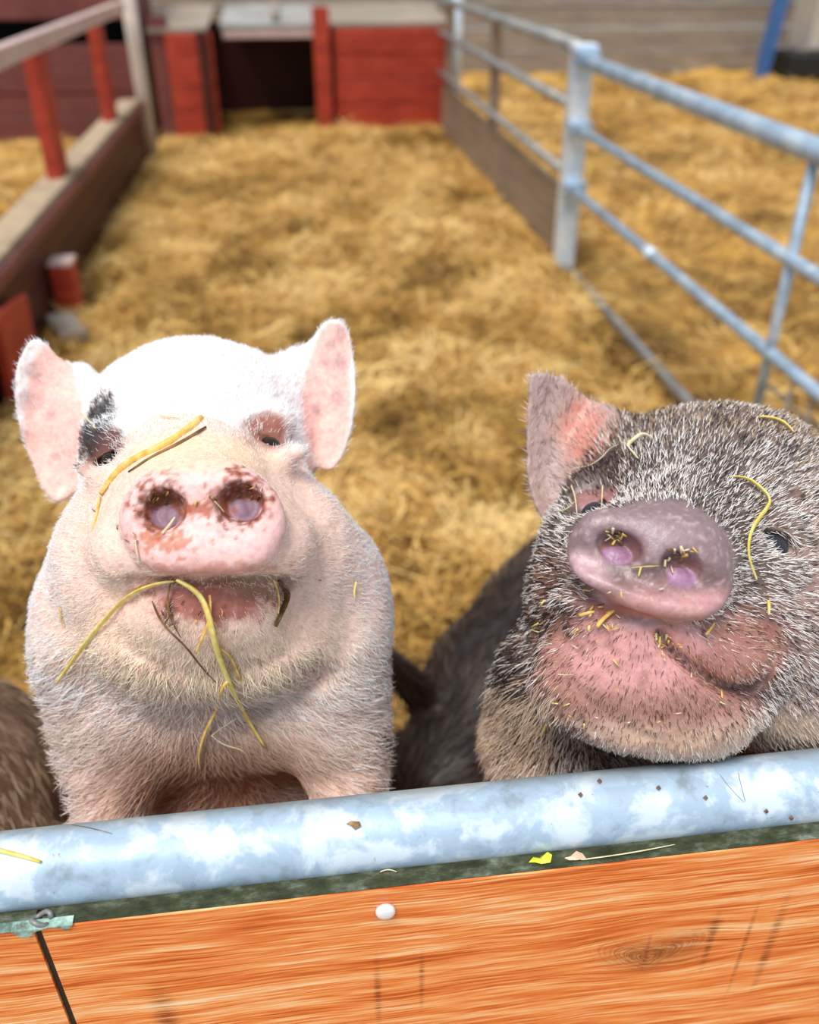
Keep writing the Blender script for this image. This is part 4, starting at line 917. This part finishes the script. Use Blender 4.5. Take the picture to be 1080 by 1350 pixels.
stalk(TW, [(270, 546), (240, 572), (205, 592), (172, 608), (148, 628), (130, 655)], .0025, 'st_g', 'golden straw lying across the white pig\'s brow above the snout', .003)
stalk(TW, [(276, 560), (240, 582), (200, 602), (165, 625)], .0010, 'st_b', 'brown-edged straw just below the golden one on the white pig\'s brow', .003)
stalk(TW, [(132, 652), (128, 675), (121, 700)], .0010, 'st_g', 'short golden straw standing under the white pig\'s left-hand eye', .003)
stalk(TW, [(105, 541), (116, 553), (127, 566)], .0018, 'st_p', 'pale short straw on the black eye patch of the white pig', .006)
stalk(TW, [(208, 547), (225, 550), (238, 551)], .0008, 'st_p', 'tiny pale straw in the middle of the white pig\'s forehead', .004)
stalk(TW, [(213, 704), (222, 694), (232, 680)], .0008, 'st_p', 'tiny pale straw sticking out of the white pig\'s left-hand nostril', .003)
stalk(TW, [(282, 660), (290, 668), (296, 676)], .0007, 'st_p', 'tiny pale straw between the nostrils of the white pig', .003)
stalk(TW, [(178, 710), (180, 727), (186, 747)], .0008, 'st_p', 'thin pale straw at the left rim of the white pig\'s snout', .003)
stalk(TW, [(470, 765), (467, 780), (468, 790)], .0008, 'st_y', 'small yellow straw on the right shoulder of the white pig', .004)
stalk(TW, [(78, 800), (80, 815), (83, 828)], .0009, 'st_g', 'small golden straw on the left jowl of the white pig', .004)
stalk(TG, [(965, 628), (985, 630), (1003, 643), (1017, 661), (1003, 680), (990, 702), (987, 728), (992, 748), (999, 766)], .0019, 'st_y', 'bright yellow curved blade beside the right-hand eye of the grizzled pig', .006)
stalk(TG, [(817, 585), (803, 592), (795, 602), (776, 615), (757, 617), (750, 632), (758, 652), (761, 680)], .0010, 'st_p', 'fine pale root winding down beside the ear of the grizzled pig', .006)
stalk(TG, [(842, 605), (834, 595), (828, 587), (836, 579), (848, 571), (862, 578)], .0016, 'st_p', 'kinked pale straw on the grizzled pig\'s crown near the ear', .007)
stalk(TG, [(795, 638), (794, 655), (793, 675)], .0008, 'st_p', 'pale straw hanging over the left-hand eye of the grizzled pig', .006)
stalk(TG, [(722, 670), (738, 674), (750, 669), (759, 660)], .0006, 'st_p', 'hair-thin pale root across the lower ear of the grizzled pig', .005)
stalk(TG, [(1000, 549), (1020, 551), (1036, 558), (1048, 571)], .0020, 'st_y', 'yellow-green blade lying along the top of the grizzled pig\'s head', .006)
stalk(TG, [(831, 749), (848, 747), (873, 746)], .0006, 'st_y', 'thin yellow straw lying in the trough of the purple snout', .003)
stalk(TG, [(845, 748), (842, 760)], .0006, 'st_y', 'thin yellow straw standing upright on the purple snout', .003)
stalk(TG, [(762, 812), (775, 808), (785, 806)], .0010, 'st_g', 'golden straw at the left corner of the grizzled pig\'s mouth', .004)
stalk(TG, [(786, 828), (796, 815), (812, 803)], .0013, 'st_g', 'broad golden straw under the left lip of the grizzled pig', .005)
stalk(TG, [(735, 889), (745, 890), (758, 889)], .0007, 'st_p', 'short pale straw lying level on the grizzled pig\'s left jowl', .006)
stalk(TG, [(721, 953), (717, 963), (712, 973)], .0009, 'st_y', 'yellow straw low on the grizzled pig\'s left jowl above the rail', .006)
stalk(TG, [(1013, 790), (1014, 800), (1014, 812)], .0010, 'st_y', 'yellow straw on the grizzled pig\'s right cheek below the eye', .006)
stalk(TG, [(930, 838), (938, 828), (943, 820)], .0009, 'st_g', 'short golden straw on the overhanging lip of the grizzled pig', .005)
# countable flecks that nothing tells apart
def flecks(tree, boxes, label, group, mats, ln=(4, 11), rr=(.0004, .0009), off=.0025, seed=3):
    rg = random.Random(seed)
    for (x0, y0, x1, y1, n) in boxes:
        for k in range(n):
            x, y = rg.uniform(x0, x1), rg.uniform(y0, y1); a = rg.uniform(0, math.pi); l = rg.uniform(*ln)/2
            P = [drape(tree, x-l*math.cos(a), y-l*math.sin(a), off), drape(tree, x, y, off*1.2), drape(tree, x+l*math.cos(a), y+l*math.sin(a), off)]
            if max((P[0]-P[1]).length, (P[2]-P[1]).length) > .012: continue
            o = MB().tube(P, rg.uniform(*rr), 6, flat=.5).build('straw_fleck', M[rg.choice(mats)], None, True); b = P[1].copy()
            o.data.transform(Matrix.Translation(-b)); o.location = b; tag(o, label, 'straw', group)
for bx, lb in (((785, 795, 818, 832, 9), 'straw fleck in the clump at the left mouth corner of the grizzled pig'), ((858, 836, 902, 872, 16), 'straw fleck in the clump below the grizzled pig\'s overhanging lip'),
               ((700, 780, 790, 860, 12), 'straw fleck on the brown left cheek of the grizzled pig'), ((760, 860, 960, 960, 10), 'straw fleck on the pink chin of the grizzled pig'),
               ((800, 700, 828, 716, 14), 'straw fleck packed over the left-hand nostril of the purple snout'), ((880, 724, 917, 742, 14), 'straw fleck packed over the right-hand nostril of the purple snout'),
               ((770, 740, 900, 790, 6), 'straw fleck on the rim of the purple snout'), ((690, 900, 760, 990, 6), 'straw fleck low on the grizzled pig\'s left jowl')):
    flecks(TG, [bx], lb, lb.replace('straw fleck', 'straw flecks'), ['st_g', 'st_y', 'st_p'] if bx[4] != 14 else ['st_g', 'st_b', 'st_p'], rr=(.0004, .0009) if bx[4] != 14 else (.0006, .0011), seed=bx[0])
for bx, lb in (((192, 645, 228, 668, 16), 'brown chaff fleck over the left-hand nostril of the pink snout'), ((300, 638, 346, 658, 16), 'brown chaff fleck over the right-hand nostril of the pink snout'),
               ((240, 655, 285, 670, 7), 'brown chaff fleck between the nostrils of the pink snout'), ((196, 780, 300, 820, 12), 'brown chaff fleck on the lower lip of the white pig'),
               ((110, 640, 180, 720, 6), 'brown chaff fleck on the white pig\'s left cheek'), ((420, 700, 480, 900, 5), 'brown chaff fleck on the white pig\'s right shoulder')):
    flecks(TW, [bx], lb, lb.replace('chaff fleck', 'chaff flecks'), ['st_b', 'st_b', 'st_g', 'st_w'], (3, 8), (.0003, .0007), .0015, bx[0])
# gate top
gv, gf = [], []
for o in gate.children_recursive:
    if o.type == 'MESH' and o.name.startswith(('top_rail', 'board')):
        L_ = Vector(parent_loc(o.parent))+o.location; n0 = len(gv); gv += [v.co+L_ for v in o.data.vertices]; gf += [[n0+i for i in p.vertices] for p in o.data.polygons]
TR = BVHTree.FromPolygons(gv, gf)
stalk(TR, [(-12, 1118), (12, 1124), (35, 1130), (56, 1137)], .0028, 'st_y', 'yellow straw lying on the left end of the galvanised rail', .0016)
stalk(TR, [(62, 1088), (90, 1087), (118, 1091), (152, 1100)], .0004, 'st_b', 'hair-thin brown stem on the rail below the white pig\'s foreleg', .001)
stalk(TR, [(762, 1134), (800, 1129), (845, 1122), (896, 1112)], .0009, 'st_p', 'straight pale straw lodged between rail and board right of the pink petal', .002)
stalk(TR, [(500, 1150), (512, 1146), (525, 1150)], .0009, 'st_p', 'pale curled straw between rail and board above the white screw cap', .002)
stalk(TR, [(984, 1060), (976, 1030), (968, 992)], .0002, 'st_w', 'fine black bristle lying upright on the rail under the grizzled pig, right one', .0012, 'bristle', 'bristle')
stalk(TR, [(984, 1060), (962, 1038), (936, 1003)], .0002, 'st_w', 'fine black bristle slanting over the rail under the grizzled pig, left one', .0012, 'bristle', 'bristle')
def scrap(name, px, c1, c2, label, cat, fold=.0015, off=.0014):
    P = [drape(TR, x, y, off) for x, y in px]; ctr = sum(P, Vector())/len(P); n_ = (Vector(CAM)-ctr).normalized(); top = ctr+n_*fold
    V_ = [p+n_*(fold*.5 if i % 2 else 0) for i, p in enumerate(P)]; m_ = len(P); v = [q-ctr for q in V_]+[top-ctr]+[q-ctr-n_*.0006 for q in V_]
    f = [(i, (i+1) % m_, m_) for i in range(m_)]+[((i+1) % m_, i, m_+1+i, m_+1+(i+1) % m_) for i in range(m_)]+[tuple(m_+1+i for i in range(m_-1, -1, -1))]
    me = bpy.data.meshes.new(name); me.from_pydata([tuple(q) for q in v], [], f); me.update()
    o = link_mesh(name, me, smat(name+'_colour', c1, c2, .5)); o.location = ctr; return tag(o, label, cat)
scrap('leaf_scrap', [(697, 1137), (703, 1130), (712, 1131), (722, 1123), (728, 1127), (726, 1137), (714, 1139), (706, 1137)], (.55, .60, .02), (.80, .85, .10), 'yellow-green leaf scrap between the rail and the right board', 'leaf')
scrap('petal', [(744, 1131), (752, 1129), (760, 1122), (768, 1125), (773, 1132), (760, 1134), (750, 1134)], (.75, .38, .25), (.95, .62, .45), 'pale pink petal right of the yellow-green leaf scrap', 'petal')
scrap('bark_crumb', [(456, 1086), (463, 1082), (474, 1083), (476, 1089), (468, 1094), (463, 1089)], (.16, .08, .03), (.42, .26, .13), 'brown curled crumb on the galvanised rail below the white pig', 'crumb')
for x, y in ((790, 1030), (868, 1039), (765, 1048), (1043, 1079), (1010, 1070), (930, 1052)):
    scrap('dirt_speck', [(x-3, y-1), (x+1, y-4), (x+4, y), (x+1, y+3)], (.12, .07, .04), (.3, .2, .12), 'tiny dark dirt speck on the right half of the galvanised rail', 'dirt')['group'] = 'dirt specks on the rail'
